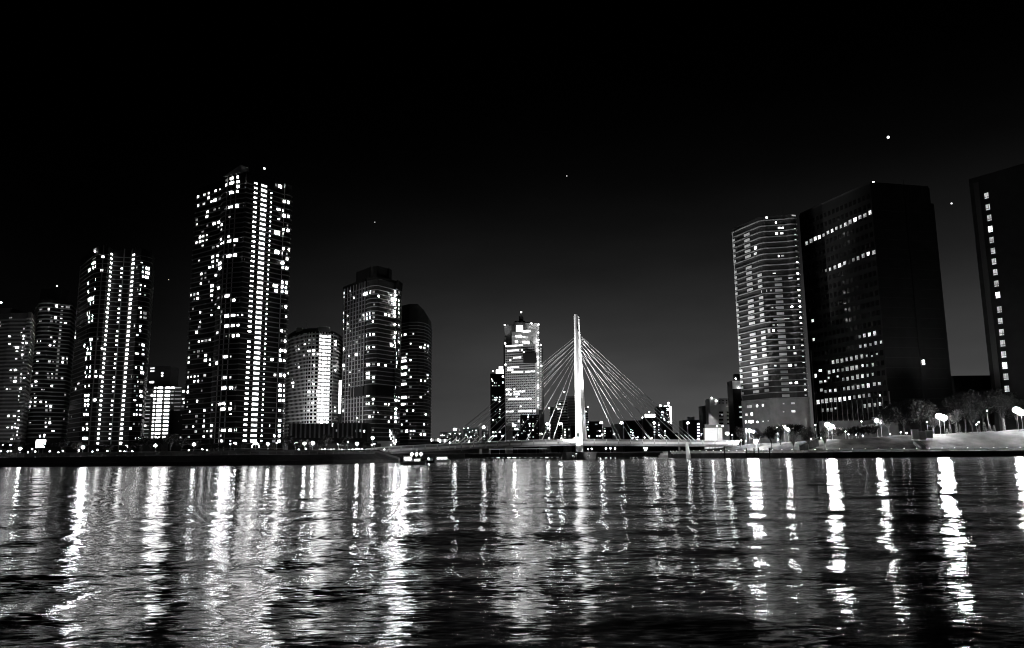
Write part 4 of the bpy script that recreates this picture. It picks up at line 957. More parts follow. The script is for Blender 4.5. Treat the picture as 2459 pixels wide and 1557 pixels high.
V.panes(1900, 760, 4.236, [(697,208,24,36,D_),(745,195,30,45),(797,185,32,46),(850,172,34,55),(755,298,28,42),(706,305,24,36,D_),(808,288,24,36,D_),(862,272,28,42),(915,263,24,36,D_),
  (426,467,28,45),(470,457,30,50),(517,450,30,48),(566,438,26,44),(613,430,28,48),(665,418,30,50),(720,408,30,48),(770,402,20,28),(822,405,18,22),(873,383,22,24),
  (297,552,36,26),(387,570,28,45),(432,558,28,42,D_),(478,550,24,36,D_),(525,545,24,36,D_),(570,535,32,50),(620,527,38,52),(668,520,30,50),(727,503,20,32),(775,500,20,28),(832,492,24,42),
  (250,605,26,45),(382,627,22,28),(473,612,20,24),(530,640,24,36,D_),(575,635,26,45),(627,627,30,48),(677,615,32,55),(727,608,28,45),(780,600,22,36),(832,590,24,36,D_),
  (303,668,34,32),(348,660,20,24),(308,750,28,36),(350,765,24,36,D_),(398,757,28,36),(450,752,24,36),(540,738,24,36,D_),(583,732,30,46),(630,725,28,46),(682,718,30,46),(732,710,30,48),(785,703,32,52),(847,690,32,42),(897,685,30,36),
  (275,872,34,52),(318,865,28,48),(360,860,36,58),(405,852,32,52),(450,850,32,54),(497,845,34,55),(545,838,30,50),(595,830,26,42),(643,822,24,40,D_),(695,815,28,40),(740,808,26,42,D_),(795,803,26,42,D_),(905,805,20,26),
  (320,955,26,40,D_),(370,952,26,42),(412,950,28,46,D_),(457,935,32,26),(750,912,28,45,D_),(800,905,30,46,D_),(853,900,28,44,D_),(905,893,28,44,D_),(965,938,38,42),(967,845,22,24),
  (220,45,28,36),(230,237,24,36)], mat='office_light', style='cross', snap=False, shrink=.85)
# unlit glazing and panel joints of the slab, too dark to pick apart
gb = MB()
for side, (p0, p1), nx in (('l', (Vector(vl), Vector(vc)), 17), ):
    t = p1 - p0; q = Vector((t.y, -t.x)).normalized(); rz0 = math.atan2(t.y, t.x)
    for j in range(24):
        z = V.fl + (j - 1) * V.fh
        if z > zv - 6: break
        for i in range(nx):
            c0 = p0 + t * ((i + .6) / (nx + .2)); gb.box((c0.x, c0.y, z), (t.length / nx * .6, .12, V.fh * .5), rz0)
tag(gb.build('dark_windows', 'dark_glass', V.root), kind='stuff')
t = Vector(vr) - Vector(vc); q = Vector((t.y, -t.x)).normalized()
for j in range(22):
    z = V.fl + (j - 1.5) * V.fh
    if z < zv - 3: box('panel_joint', ((vc[0] + vr[0]) / 2, (vc[1] + vr[1]) / 2, z), (t.length, .1, .14), 'dark_wall', V.root, math.atan2(t.y, t.x))
bb = MB(); cc = V.c
for k in range(4):
    a0, b0 = V.pts[k], V.pts[(k + 1) % 4]; d0 = (b0 - a0); m0 = (a0 + b0) / 2; m0 = cc + (m0 - cc) * .985
    bb.box((m0.x, m0.y, zv + .5), (d0.length * .985, .3, 1.0), math.atan2(d0.y, d0.x))
bb.build('roof_parapet', 'dark_wall', V.root)
V.pane(1900 + 1333 / 4.236, 760 + 470 / 4.236, 8.5, 17.5, 'strip_light', 'stair_window', snap=False, proud=1.0)
for i in range(14):
    V.pillar(1963 + i * 12.3, 1000, 1.0, 'grey_wall', 'mullion', z0=V.zat(2050, 1010), z1=V.zat(2050, 962), proud=.35)
V.pillar(1955.5 + 4, 1000, 1.6, 'grey_wall', 'corner_pier', z1=V.zat(1958, 840), proud=.5)
V.pillar(2139, 1000, 1.6, 'grey_wall', 'corner_pier', z1=V.zat(2139, 940), proud=.5)
V.pillar(2217, 900, 13, 'black_wall', 'stair_shaft', z0=6, z1=zv - 4, proud=.5)
link('roof_beacon', sphere('bulb_small'), V.root, at(2097, 438, VY + 2), 0, (.55, .55, .55))
bb = MB(); t = Vector(vr) - Vector(vc); n = Vector((-t.y, t.x)).normalized()
b0 = Vector(vr); b1 = b0 + t.normalized() * 2.2
bb.prism([(b0.x, b0.y + .5), (b1.x, b1.y + .5), (b1.x + n.x * 20, b1.y + n.y * 20), (b0.x + n.x * 20, b0.y + n.y * 20)], 6, at(2240, 488, VY * 1.02).z)
bb.build('side_wing', 'black_wall', V.root)
pd = block(1985, 2160, 1010, 385, 'podium', 'long grey podium wall at the foot of the dark office slab', 'podium', None, 'dark_wall', 8, z0=6)

# right-hand tower cut by the frame
wa, wb = XY(2393, 405), XY(2640, 367)
wc, wd = (wb[0] + 30, wb[1] + 30), (wa[0] + 30, wa[1] + 40)
Wt = Tower('office_tower', [wa, wb, wc, wd], at(2340, 431, 405).z, 'black tower cut by the right edge with one column of lit windows', 'tower', 'high-rise towers on the right bank', 'black_wall', z0=8)
Wt.panes(1900, 400, 4.0125, [(1882,283,50,72),(1895,393,50,72),(1910,497,50,74),(1920,605,50,74),(1932,710,50,72),(1945,815,50,72),(1955,917,50,74),(1967,1020,50,72),(1978,1130,52,74),(1992,1240,52,74),(2007,1380,54,76),(2015,1490,54,70)], 'office_light', 'stair_window', 'cross', False, .84)
Wt.panes(1900, 760, 4.236, [(2130,50,60,82),(2140,163,58,80),(2152,275,60,82),(2162,388,60,80),(2173,502,60,82),(2185,615,60,82),(2195,737,58,76)], 'office_light', 'stair_window', 'cross', False, .84)
Wt.pillar(2383, 800, 12, 'dark_wall', 'corner_pier', z0=8, z1=Wt.top - 3, proud=.3)
Xb = block(2304, 2400, 902, 440, 'office_building', 'low dark building between the office slab and the right-hand tower', 'building', None, 'dark_wall', 16, z0=8)

# ------------------------------------------------------------------ cable-stayed bridge
BY0, BY1 = 338.0, 400.0                       # depth of the deck at its left and right ends
def by(px): return BY0 + (BY1 - BY0) * min(1.15, max(-.2, (px - 965) / (1700 - 965)))
DECKT = [(900, 1083), (965, 1077), (1040, 1073), (1110, 1069.5), (1200, 1065), (1300, 1061.5), (1400, 1060), (1500, 1060.5), (1600, 1061.5), (1700, 1062), (1780, 1063)]
def dz_(px):
    for (a, ya), (b, yb) in zip(DECKT, DECKT[1:]):
        if px <= b: 
            y = ya + (yb - ya) * (px - a) / (b - a); return at(px, y, by(px))
    return at(px, DECKT[-1][1], by(px))
bc = dz_(1390)
bridge = thing('cable_stayed_bridge', (bc.x, bc.y, 0), 'floodlit cable-stayed bridge with one white pylon crossing the river', 'bridge')
dir_ = (dz_(1690) - dz_(980)); dir_.z = 0; dir_.normalize(); across = Vector((-dir_.y, dir_.x, 0))   # across points away from the camera
WIDE = 20.0
def deckpart(name, pxs, off0, off1, top, bot, mat):
    b = MB(); v = []; f = []
    for px in pxs:
        p = dz_(px)
        for o, z in ((off0, top), (off1, top), (off1, bot), (off0, bot)):
            q = p + across * o; v.append((q.x, q.y, p.z + z))
    n = len(pxs)
    for i in range(n - 1):
        for k in range(4):
            f.append((i * 4 + k, i * 4 + (k + 1) % 4, (i + 1) * 4 + (k + 1) % 4, (i + 1) * 4 + k))
    f += [(3, 2, 1, 0), ((n - 1) * 4, (n - 1) * 4 + 1, (n - 1) * 4 + 2, (n - 1) * 4 + 3)]
    b.add(v, f); return b.build(name, mat, bridge)
PXS = [905, 965, 1040, 1110, 1200, 1300, 1400, 1500, 1600, 1700, 1775]
deckpart('road_deck', PXS, 0.3, WIDE, -0.15, -0.9, 'steel_grey')
deckpart('girder', PXS, 1.6, WIDE - 1.6, -0.9, -2.0, 'steel_grey')  # darker steel puts the shade of the underside into the colour
GX = [905 + i * (1775 - 905) / 30 for i in range(31)]
for i in range(30):                               # fascia panels along the river side
    a, b = GX[i] + 1.0, GX[i + 1] - 1.0
    deckpart('fascia_panel', [a, b], 0.0, 0.3, -0.05, -1.05, 'steel_white')
for i in range(31):
    p = dz_(GX[i]); box('parapet_post', (p.x, p.y, p.z + .5), (.28, .28, 1.15), 'steel_white', bridge)
deckpart('hand_rail', PXS, 0.02, 0.14, 1.12, 1.0, 'steel_white')
deckpart('parapet', PXS, 0.05, 0.12, 0.85, 0.02, 'steel_grey')
deckpart('hand_rail', PXS, WIDE - .2, WIDE - .05, 1.1, 0.1, 'steel_white')
# pylon: two legs that lean together
PY = by(1390)
def leg(name, base, top, yb, ytop, Yb, Yt, wb, wt, db, dt, mat):
    a, b = at(base, yb, Yb), at(top, ytop, Yt)
    v = []
    for c, w, d in ((a, wb, db), (a * .45 + b * .55, wb * .42 + wt * .58, db * .45 + dt * .55), (b, wt, dt)):
        for s1, s2 in ((-1, -.62), (-.62, -1), (.62, -1), (1, -.62), (1, .62), (.62, 1), (-.62, 1), (-1, .62)):
            v.append((c.x + s1 * w / 2, c.y + s2 * d / 2, c.z))
    f = [(j * 8 + i, j * 8 + (i + 1) % 8, (j + 1) * 8 + (i + 1) % 8, (j + 1) * 8 + i) for j in range(2) for i in range(8)]
    f += [tuple(range(7, -1, -1)), tuple(range(16, 24))]
    m = MB(); m.add(v, f); return m.build(name, mat, bridge)
leg1 = leg('pylon_leg', 1391.0, 1383.2, 1090, 756, PY - 3, PY + 5, 3.1, 1.95, 4.2, 3.4, 'steel_white')
leg('pylon_leg', 1401.5, 1388.0, 1066, 761, PY + 21, PY + 8, 3.3, 1.25, 4.0, 3.0, 'steel_white')
a, b = at(1388.5, 1028, PY - 2.2), at(1384.3, 792, PY + 2.2)
pm = MB(); pm.add([(a.x - .55, a.y - 1.2, a.z), (a.x + .55, a.y - 1.2, a.z), (b.x + .4, b.y - 1.2, b.z), (b.x - .4, b.y - 1.2, b.z), (a.x - .55, a.y, a.z), (a.x + .55, a.y, a.z), (b.x + .4, b.y, b.z), (b.x - .4, b.y, b.z)], [(0, 1, 2, 3), (7, 6, 5, 4), (0, 4, 5, 1), (1, 5, 6, 2), (2, 6, 7, 3), (3, 7, 4, 0)])
pm.build('panel', 'steel_grey', bridge).parent = leg1
pr = at(1396, 1101, PY)
pb = MB(); pb.prism([(pr.x + math.cos(i * math.pi / 5) * 8.5, PY + 7 + math.sin(i * math.pi / 5) * 13) for i in range(10)], -2, 3.0)
pb.prism([(pr.x + math.cos(i * math.pi / 5) * 9.2, PY + 7 + math.sin(i * math.pi / 5) * 13.8) for i in range(10)], 3.0, 3.5)
pb.build('pier', 'stone_quay', bridge)
# cables
LX = [1065, 1102, 1135, 1170, 1200, 1231, 1265, 1303, 1330]
RX = [1484, 1520, 1564, 1600, 1638, 1650, 1660, 1670]
def cable(px, ytop, right, back):
    e = dz_(px) + across * (WIDE - 1 if back else .6) + Vector((0, 0, .9))
    t = at(1392 if right else 1385, ytop, PY + (8 if back else 4))
    m = MB(); m.tube(e, t, .14, .14, 6); cb_ = m.build('cable', 'cable_steel', bridge)
    q = e + (t - e).normalized() * 4.2
    m = MB(); m.tube(e - (t - e).normalized() * .6, q, .24, .2, 8); m.build('socket', 'steel_white', bridge).parent = cb_
for i, px in enumerate(LX): cable(px, 806 + i * 7.2, False, False)
for i, px in enumerate(LX[1:5]): cable(px + 12, 812 + i * 9, False, True)
for i, px in enumerate(reversed(RX)): cable(px, 804 + i * 8.0, True, False)
for i, px in enumerate((1664, 1646, 1618, 1580, 1540)): cable(px, 806 + i * 9, True, True)
# ornaments, end pier and brackets
for px in (1001, 1056, 1093, 1130, 1167):
    p = dz_(px); box('bracket', (p.x, p.y - .35, p.z - .75), (.75, .5, 1.3), 'steel_white', bridge)
ep = dz_(1651); m = MB(); m.tube((ep.x, ep.y - 1.0, -1), (ep.x - .6, ep.y - 1.0, ep.z), 1.3, .7, 10); m.build('end_pier', 'steel_white', bridge)
box('pier_figure', at(1387, 1056, PY - 6), (1.0, .9, 2.2), 'steel_white', bridge)
# floodlights on the deck aimed at the pylon
def floodlight(name, p, target, energy, spot, label, size=.5, blend=.6, fixture=True):
    t = thing(name, p, label, 'floodlight')
    d = (Vector(target) - Vector(p)).normalized()
    m = MB(); m.tube(Vector(p) - Vector((0, 0, 1.6)), p, .1, .1, 6); m.build('post', 'lamp_post', t)
    m = MB(); m.tube(Vector(p) - d * .7, Vector(p) + d * .4, size * .6, size, 10); m.build('housing', 'steel_white', t)
    m = MB(); m.tube(Vector(p) + d * .42, Vector(p) + d * .47, size * .92, size * .92, 10); m.build('lens', 'bulb_small', t)
    ld = bpy.data.lights.new(name + '_beam', 'SPOT'); ld.energy = energy; ld.spot_size = math.radians(spot); ld.spot_blend = blend; ld.shadow_soft_size = .4
    lo = bpy.data.objects.new('beam', ld); COL.objects.link(lo); lo.parent = t
    lo.location = d * .6; lo.rotation_euler = d.to_track_quat('-Z', 'Y').to_euler()
    return t
ptop = at(1387, 850, PY + 3); pmid = at(1390, 960, PY)
e = dz_(1299) + Vector((0, 0, 3.4)); floodlight('floodlight', e + across * 1, ptop, 420000, 42, 'front one of the paired white floodlights left of the pylon')
e = dz_(1304) + Vector((0, 0, 3.4)); floodlight('floodlight', e + across * 2, pmid, 80000, 50, 'rear one of the paired white floodlights left of the pylon')
e = dz_(1487) + Vector((0, 0, 3.2)); floodlight('floodlight', e + across * 4, ptop, 480000, 40, 'white floodlight on the deck right of the pylon beside a lamp')
e = dz_(1482) + Vector((0, 0, 3.2)); floodlight('floodlight', e + across * 14, pmid, 160000, 60, 'lower small floodlight on the far side of the deck right of the pylon')
p = at(1384, 1093, PY - 15); floodlight('floodlight', p, at(1388, 900, PY), 560000, 100, 'added unseen floodlight shining up the near pylon leg', .4)  # added in front of the pier to brighten the leg's river side
p = at(1378, 1096, PY - 16); floodlight('floodlight', p, dz_(1330) + Vector((0, 0, -1)), 5500, 100, 'left one of two added unseen floodlights lighting the girder', .4)  # this and the next are added to brighten fascia and girder
p = at(1412, 1096, PY - 16); floodlight('floodlight', p, dz_(1500) + Vector((0, 0, -1)), 14000, 100, 'right one of two added unseen floodlights lighting the girder', .4)
p = at(1617, 1085, 375); floodlight('floodlight', p, dz_(1590) + Vector((0, 0, -1)), 8000, 110, 'added unseen floodlight lighting the right bridge girder', .4)  # added to brighten the right part of the fascia
p = at(20, 1062, 400); floodlight('floodlight', p, at(20, 900, 492), 18000, 110, 'added unseen floodlight at the foot of the leftmost tower', .5)  # added to lift the balcony bands out of the dark
# added floodlights, unseen fixtures that brighten the facades and the white wall
p = at(1232, 1046, 1010); floodlight('floodlight', p, at(1255, 900, 1100), 1.9e5, 80, 'added unseen floodlight washing the bright stepped tower', .8)
p = at(1352, 1030, 1000); floodlight('floodlight', p, at(1262, 860, 1100), 1.4e5, 70, 'second added unseen floodlight washing the bright stepped tower from the right', .8)
p = at(722, 1012, 448); floodlight('floodlight', p, at(712, 960, 492), 30000, 95, 'added unseen floodlight below the concrete grid tower', .5)
p = at(850, 1012, 448); floodlight('floodlight', p, at(850, 985, 480), 8000, 85, 'added unseen floodlight below the banded dark tower', .5)
p = at(1684, 1044, 438); floodlight('floodlight', p, at(1800, 740, 462), 480000, 60, 'added unseen floodlight at the bridge end shining up the curved balcony tower', .5)
p = at(1715, 1070, 425); floodlight('floodlight', p, at(1714, 1043, 452), 14000, 110, 'added unseen floodlight in front of the white wall panel', .5)

# ------------------------------------------------------------------ lamps
def lamp(px, py, Y, r, mat, ground, label, group, arm=0.0, name='street_lamp'):
    p = at(px, py, Y)
    t = thing(name, (p.x, p.y, ground), label, 'lamp', group)
    link('bulb', sphere(mat), t, p, 0, (r, r, r * .9))
    if p.z - ground > r * 1.5:
        b = MB(); x = p.x + arm
        top = p.z + (r * .9 if arm else -r * .8)
        b.tube((x, p.y, ground), (x, p.y, ground + .5), .2, .17, 8)
        b.tube((x, p.y, ground + .5), (x, p.y, top), .12, .07, 8)
        if arm: b.tube((x, p.y, top), (p.x, p.y, p.z + r * .9), .06, .06, 6)
        po2 = b.build('pole', 'lamp_post', t)
        b = MB(); b.tube((p.x, p.y, p.z + r * .75), (p.x, p.y, p.z + r * 1.15), r * .75, r * .2, 8); b.build('cap', 'lamp_post', t).parent = po2
    return t
def ordlab(n, what): return f'{ordinal(n)} {what}'
# left embankment
big = [(195,312),(800,297),(1225,288),(1498,282),(1870,270),(2262,262)]
LL = [(x / 4.013, 1000 + y / 4.013, 1) for x, y in big]
LL += [(600 + x / 4.816, 1000 + y / 4.816, 1) for x, y in ((70,312),(210,320),(530,308),(632,315),(728,308),(1025,315),(1240,318),(1420,250))]
LL.sort()
for i, (px, py, k) in enumerate(LL):
    lamp(px, py, 345 + (i % 3) * 8, .62, 'bulb', 5.3, ordlab(i + 1, 'large bright lamp from the left along the left bank'), 'large lamps on the left bank')
SL = [(30,278),(100,278),(75,338),(105,335),(5,335),(20,370),(270,348),(310,318),(340,340),(385,195),(425,195),(480,338),(563,348),(605,333),(760,330),(790,355),(860,358),(890,340),(940,325),(945,357),(1035,335),(1160,335),(1200,340),(1275,338),(1340,358),(1450,358),(1660,355),(1797,352),(1820,327),(1950,318),(1995,327),(2100,350),(2220,267),(2362,345)]
SL = [(x / 4.013, 1000 + y / 4.013) for x, y in SL] + [(600 + x / 4.816, 1000 + y / 4.816) for x, y in ((310,308),(648,375),(565,385),(1410,330),(1135,295),(1440,322),(1555,385))]
SL.sort()
for i, (px, py) in enumerate(SL):
    lamp(px, py, 322 + (i * 7 % 5) * 4,   .27, 'bulb_small', 4.6, ordlab(i + 1, 'small lamp from the left along the left bank'), 'small lamps on the left bank', name='path_lamp')
lamp(141, 1107.5, onz(141, 1119.9).y + 1.2, .22, 'bulb_small', 1.4, 'lone tiny light low on the left embankment wall', None, name='wall_lamp')
# bridge lamps with an arm, pole to the right of the lamp head
BL = [(1057, 1063, 0), (1092, 1031.5, 2.0), (1161.5, 1026, 1.7), (1234.5, 1022, 1.4), (1314, 1018.5, 1.2), (1345, 1018, 1.1), (1443, 1015.5, .9), (1492, 1016, 1.0), (1571, 1016, 0.0), (1652, 1016, -.2)]
for i, (px, py, arm) in enumerate(BL[1:]):
    g_ = dz_(px); lamp(px, py, g_.y + (2 if i % 2 else 12), .55, 'bulb', g_.z - .1, ordlab(i + 1, 'tall lamp from the left standing on the bridge deck'), 'lamps on the bridge', arm)
DL = [(1080, 1063), (1126, 1062), (1175, 1061), (1228, 1060.5), (1318, 1053), (1360, 1056.5), (1380, 1052), (1548, 1051), (1548.5, 1058), (1565, 1052), (1530, 1056.5), (1649, 1059.5), (1665, 1060.5), (1415, 1048)]
DL.sort()
for i, (px, py) in enumerate(DL):
    g_ = dz_(px); lamp(px, py, g_.y + 1.2, .28, 'bulb_small', g_.z - .1, ordlab(i + 1, 'low light from the left along the bridge railing'), 'low lights on the bridge', name='railing_lamp')
# right bank
def rlamp(px, py, r, mat, label, grp, dy=36):
    Y = min(RB, key=lambda p: abs(p.x / p.y - (px - CX) / FPX)).y + dy
    p = at(px, py, Y); return lamp(px, py, Y, r, mat, min(hill_z(p.x, Y), p.z - 1.2), label, grp)
big = [(1799, 1034.5, .75, 'first pair'), (1808, 1038, .75, 'first pair'), (1883, 1026.5, .7, 'second pair'), (1892, 1031, .7, 'second pair'), (1987, 1020, .9, 'third pair'), (1997, 1024.5, .9, 'third pair'), (2255, 1000, 1.1, 'fourth pair'), (2266, 1003.5, 1.1, 'fourth pair'), (2441, 985, 1.25, 'fifth pair'), (2452, 991, 1.2, 'fifth pair')]
for i, (px, py, r, k) in enumerate(big):
    rlamp(px, py, r * 1.2, 'bulb_large', f'{"left" if i % 2 == 0 else "right"} globe lamp of the {k} from the bridge on the right bank', 'large lamps on the right bank', 29 if i > 5 else 36)
rlamp(2105, 1010.5, .85, 'bulb_large', 'single very bright globe lamp before the dark office slab', 'large lamps on the right bank')
rlamp(1815.5, 1060.5, 1.0, 'bulb_large', 'very bright lamp low on the grass slope below the curved tower', 'large lamps on the right bank', 14)
rlamp(1746.5, 1041.5, .8, 'bulb', 'bright lamp right of the white wall panel', 'large lamps on the right bank', 40)
sm = [(1709, 1046.5, 'brightest'), ]
SR = [(1758, 1044.5), (1780, 1058), (1791, 1059.5), (1822.5, 1045), (1791, 1031), (1865, 1027), (1852, 1030.5), (1958, 1021), (1989, 1034), (1972, 1052.5), (1947, 1054), (2115, 1015.5), (2069, 1012.5), (2038, 1043.5), (2060, 1039), (2056, 1045), (2072, 1046.5), (2137, 1043), (2163, 1038.5), (2177, 1040), (2226, 1014), (2370, 986.5), (2350, 1014), (2345, 1019.5), (2030, 1036.5), (1735, 1023.5), (1722, 1024), (1868, 1056)]
SR.sort()
for i, (px, py) in enumerate(SR):
    rlamp(px, py, .3, 'bulb_small', ordlab(i + 1, 'small lamp from the bridge along the right bank'), 'small lamps on the right bank', 37 + (i * 3 % 4))
for i, (px, py) in enumerate(((1709, 1046.5), (1701.5, 1043), (1716.5, 1047.5))):
    lamp(px, py, 446, .5 if i == 0 else .33, 'bulb' if i == 0 else 'bulb_small', 4.5, ('large', 'small left', 'small right')[i] + ' lamp before the white wall panel', 'lamps before the white wall')
for i, (px, py) in enumerate(((989, 1091), (1000, 1091), (1011, 1090.5))):
    lamp(px, py, 318, .5, 'bulb', 2.0, ('left', 'middle', 'right')[i] + ' one of three lamps close together under the left bridge end', 'three lamps under the bridge')
for i, (px, py) in enumerate(((1455, 1077), (1466, 1077), (1477, 1077.5), (1389, 1083.5), (1412, 1079), (1421, 1078), (1547, 1076), (1553, 1077), (1550, 1081))):
    lamp(px, py, 598, .6, 'bulb_small', 3.2, ordlab(i + 1, 'light from the left on the far quay under the bridge'), 'lights under the bridge', name='quay_lamp')

# ------------------------------------------------------------------ railing on the right promenade
rl = thing('railing', (RB[4].x, RB[4].y, QZ), 'long railing with small post lights along the right promenade', 'railing')
def along(line, s):
    d = 0
    for a, b in zip(line, line[1:]):
        L = (b - a).length
        if d + L >= s: return a + (b - a) * ((s - d) / L)
        d += L
    return line[-1]
tot_ = sum((b - a).length for a, b in zip(RB, RB[1:]))
n = int(tot_ / 2.6)
gl = []
for i in range(n + 1):
    p = along(RB, i * 2.6); gl.append(p)
    box('post', (p.x, p.y + .5, QZ + .55), (.14, .14, 1.15), 'lamp_post', rl)
    if i % 2 == 0: link('post_light', sphere('stair_light'), rl, (p.x, p.y + .5, QZ + 1.2), 0, (.13, .13, .08))
for i, (p, q) in enumerate(zip(gl, gl[1:])):
    t = q - p; c = (p + q) / 2
    box('glass_panel', (c.x, c.y + .5, QZ + .6), (t.length - .3, .03, .7), 'frosted_glass', rl, math.atan2(t.y, t.x))
for h in (.2, 1.1):
    b = MB()
    for p, q in zip(gl, gl[1:]): b.tube((p.x, p.y + .5, QZ + h), (q.x, q.y + .5, QZ + h), .035, .035, 4)
    b.build('rail', 'lamp_post', rl)
for i in range(0, n - 1, 2):
    p, q = along(RB, i * 2.6 + .5), along(RB, i * 2.6 + 4.8)
    t = q - p; c = (p + q) / 2
    box('kerb_light', (c.x, c.y + .12, QZ + .07), (t.length, .12, .1), 'window_dim', rl, math.atan2(t.y, t.x))
# bollards and mooring posts
for i, (px, y0) in enumerate(((1740, 1072), (1793, 1077), (1811, 1077), (1822, 1076), (1848, 1076))):
    p = onz(px, 1100.4); q = at(px, y0, p.y - 1)
    m = MB(); m.tube((p.x, p.y - .5, -1.5), (p.x, p.y - .5, q.z), .28, .24, 8); o = m.build('mooring_post', 'hull_dark', None, (p.x, p.y - .5, 0))
    tag(o, ordlab(i + 1, 'dark mooring post from the bridge along the right quay'), 'post', 'mooring posts')
# ramp parapet, kiosk, planters and clipped shrubs on the right slope
p = at(2205, 1042, 352)
ko = thing('lookout_wall', (p.x, p.y, hill_z(p.x, p.y)), 'small grey lookout wall with steps on the grass slope', 'wall')
for px, w, y0, y1 in ((2196, 15, 1032, 1050), (2213, 16, 1036, 1051), (2230, 14, 1034, 1047)):
    a, b = at(px, y0, 353), at(px, y1 + 6, 353); box('panel', (a.x, a.y, (a.z + b.z) / 2), (w * 353 / FPX, 1.2, a.z - b.z), 'pale_concrete', ko)
a, b = at(2200, 1060, 332), at(2216, 1072, 326)
m = MB()
for i in range(7):
    q = a + (b - a) * (i / 6); m.box((q.x, q.y, q.z - .6), (2.0, 1.3, 1.2))
m.build('steps', 'pale_concrete', ko)
a, b = at(1920, 1071, 330), at(1965, 1052, 348)
rp = thing('ramp_wall', (a.x, a.y, a.z), 'dark ramp wall with pale coping beside the lit bare tree', 'wall')
m = MB(); m.add([(a.x, a.y, a.z - 2), (b.x, b.y, b.z - 3.5), (b.x, b.y, b.z), (a.x, a.y, a.z), (a.x, a.y + .5, a.z - 2), (b.x, b.y + .5, b.z - 3.5), (b.x, b.y + .5, b.z), (a.x, a.y + .5, a.z)], [(0, 1, 2, 3), (7, 6, 5, 4), (0, 4, 5, 1), (1, 5, 6, 2), (2, 6, 7, 3), (3, 7, 4, 0)]); m.build('wall', 'stone_quay', rp)
m = MB(); m.tube(a + Vector((0, .2, .1)), b + Vector((0, .2, .1)), .2, .2, 6); m.build('coping', 'pale_concrete', rp)
# light arch on the left bank
p = at(613, 1086, 330)
ar = thing('light_arch', (p.x, p.y, 4.6), 'small garden arch outlined with round white bulbs on the left bank', 'arch')
m = MB(); prev = None
for i in range(15):
    th = math.pi * i / 14; q = Vector((p.x + math.cos(th) * 1.55, p.y, 5.0 + (1.3 if 0 < i < 14 else 0) + math.sin(th) * 2.1))
    if prev: m.tube(prev, q, .06, .06, 6)
    prev = q
    link('bulb', sphere('bulb_small'), ar, q, 0, (.17, .17, .17))
m.build('hoop', 'lamp_post', ar)

# ------------------------------------------------------------------ boats
def boat(name, px0, px1, ywl, label, hull='hull_white', height=1.0, cabins=(), flip=False):
    a, b = onz(px0, ywl), onz(px1, ywl)
    Yb = (a.y + b.y) / 2; L = (px1 - px0) / FPX * Yb; c = Vector(((a.x + b.x) / 2, Yb, 0))
    t = thing(name, c, label, 'boat', 'boats on the river')
    st_ = [(-.5, .38, 0.95), (-.3, .5, 0.9), (0, .5, 0.92), (.25, .42, 1.05), (.42, .2, 1.2), (.5, .03, 1.3)]
    wdt = max(2.2, L * .28); v = []; f = []
    for s, w, h in st_:
        s = -s if flip else s
        v += [(c.x + s * L, c.y - w * wdt, height * h), (c.x + s * L * .93, c.y - w * wdt * .7, -.35), (c.x + s * L * .93, c.y + w * wdt * .7, -.35), (c.x + s * L, c.y + w * wdt, height * h)]
    for i in range(5):
        for k in range(4): f.append((i * 4 + k, i * 4 + (k + 1) % 4, (i + 1) * 4 + (k + 1) % 4, (i + 1) * 4 + k))
    f += [(0, 1, 2, 3), (23, 22, 21, 20)]
    m = MB(); m.add(v, f); m.build('hull', hull, t)
    for x0, x1, z0, z1, lit_ in cabins:
        s = -1 if flip else 1
        xm = c.x + s * (x0 + x1) / 2 * L
        m = MB(); w2 = wdt * .36
        pts = [(-1, -1), (1, -1), (1, 1), (-1, 1)]
        hx = abs(x1 - x0) / 2 * L
        m.add([(xm + px_ * hx, c.y + py_ * w2, z0) for px_, py_ in pts] + [(xm + px_ * hx * .86 - s * hx * .08, c.y + py_ * w2 * .9, z1) for px_, py_ in pts], [(0, 3, 2, 1), (4, 5, 6, 7)] + [(i, (i + 1) % 4, (i + 1) % 4 + 4, i + 4) for i in range(4)])
        cbn = m.build('cabin', 'hull_white', t)
        if lit_:
            nw = max(2, int(hx * 2 / 1.3))
            for i in range(nw):
                box('window', (xm - hx * .8 + (i + .5) * hx * 1.6 / nw, c.y - w2 * .97 - .04, z0 + (z1 - z0) * .55), (hx * 1.6 / nw * .8, .08, (z1 - z0) * .42), lit_, t).parent = cbn
        box('roof', (xm - s * hx * .08, c.y, z1 + .06), (hx * 1.9, w2 * 2, .12), 'hull_white', t).parent = cbn
    m = MB(); m.tube((c.x, c.y, height), (c.x, c.y, height + L * .22), .05, .03, 6); m.build('mast', 'lamp_post', t)
    return t
boat('motor_boat', 962, 1023, 1117.5, 'lit motor boat with glowing cabin nearest to the left bank end', height=1.0, cabins=((-.38, -.02, .9, 2.6, 'stair_light'), (.02, .3, 1.0, 1.75, 'stair_light')))
boat('motor_boat', 1025, 1044, 1112.5, 'small dark boat with a round lamp between the two lit boats', 'hull_dark', .9, ((-.2, .2, .8, 1.7, None),))
o = lamp(1031, 1102, onz(1031, 1112.5).y, .38, 'bulb', .8, 'round lamp on the small dark boat', None, name='boat_lamp')
boat('motor_boat', 1044, 1080, 1111, 'long boat with one bright window band right of the lit motor boat', height=.9, cabins=((-.42, .42, .85, 2.1, 'stair_light'),))
boat('motor_boat', 1582, 1612, 1099.5, 'small white cabin cruiser moored left of the right quay', height=1.5, cabins=((-.36, .3, 1.4, 2.5, 'window_dim'), (-.15, .25, 2.5, 3.3, None)))
boat('tour_boat', 1208, 1236, 1099.5, 'low tour boat with glowing windows far under the bridge', height=.9, cabins=((-.42, .4, .85, 2.4, 'window_light'),))
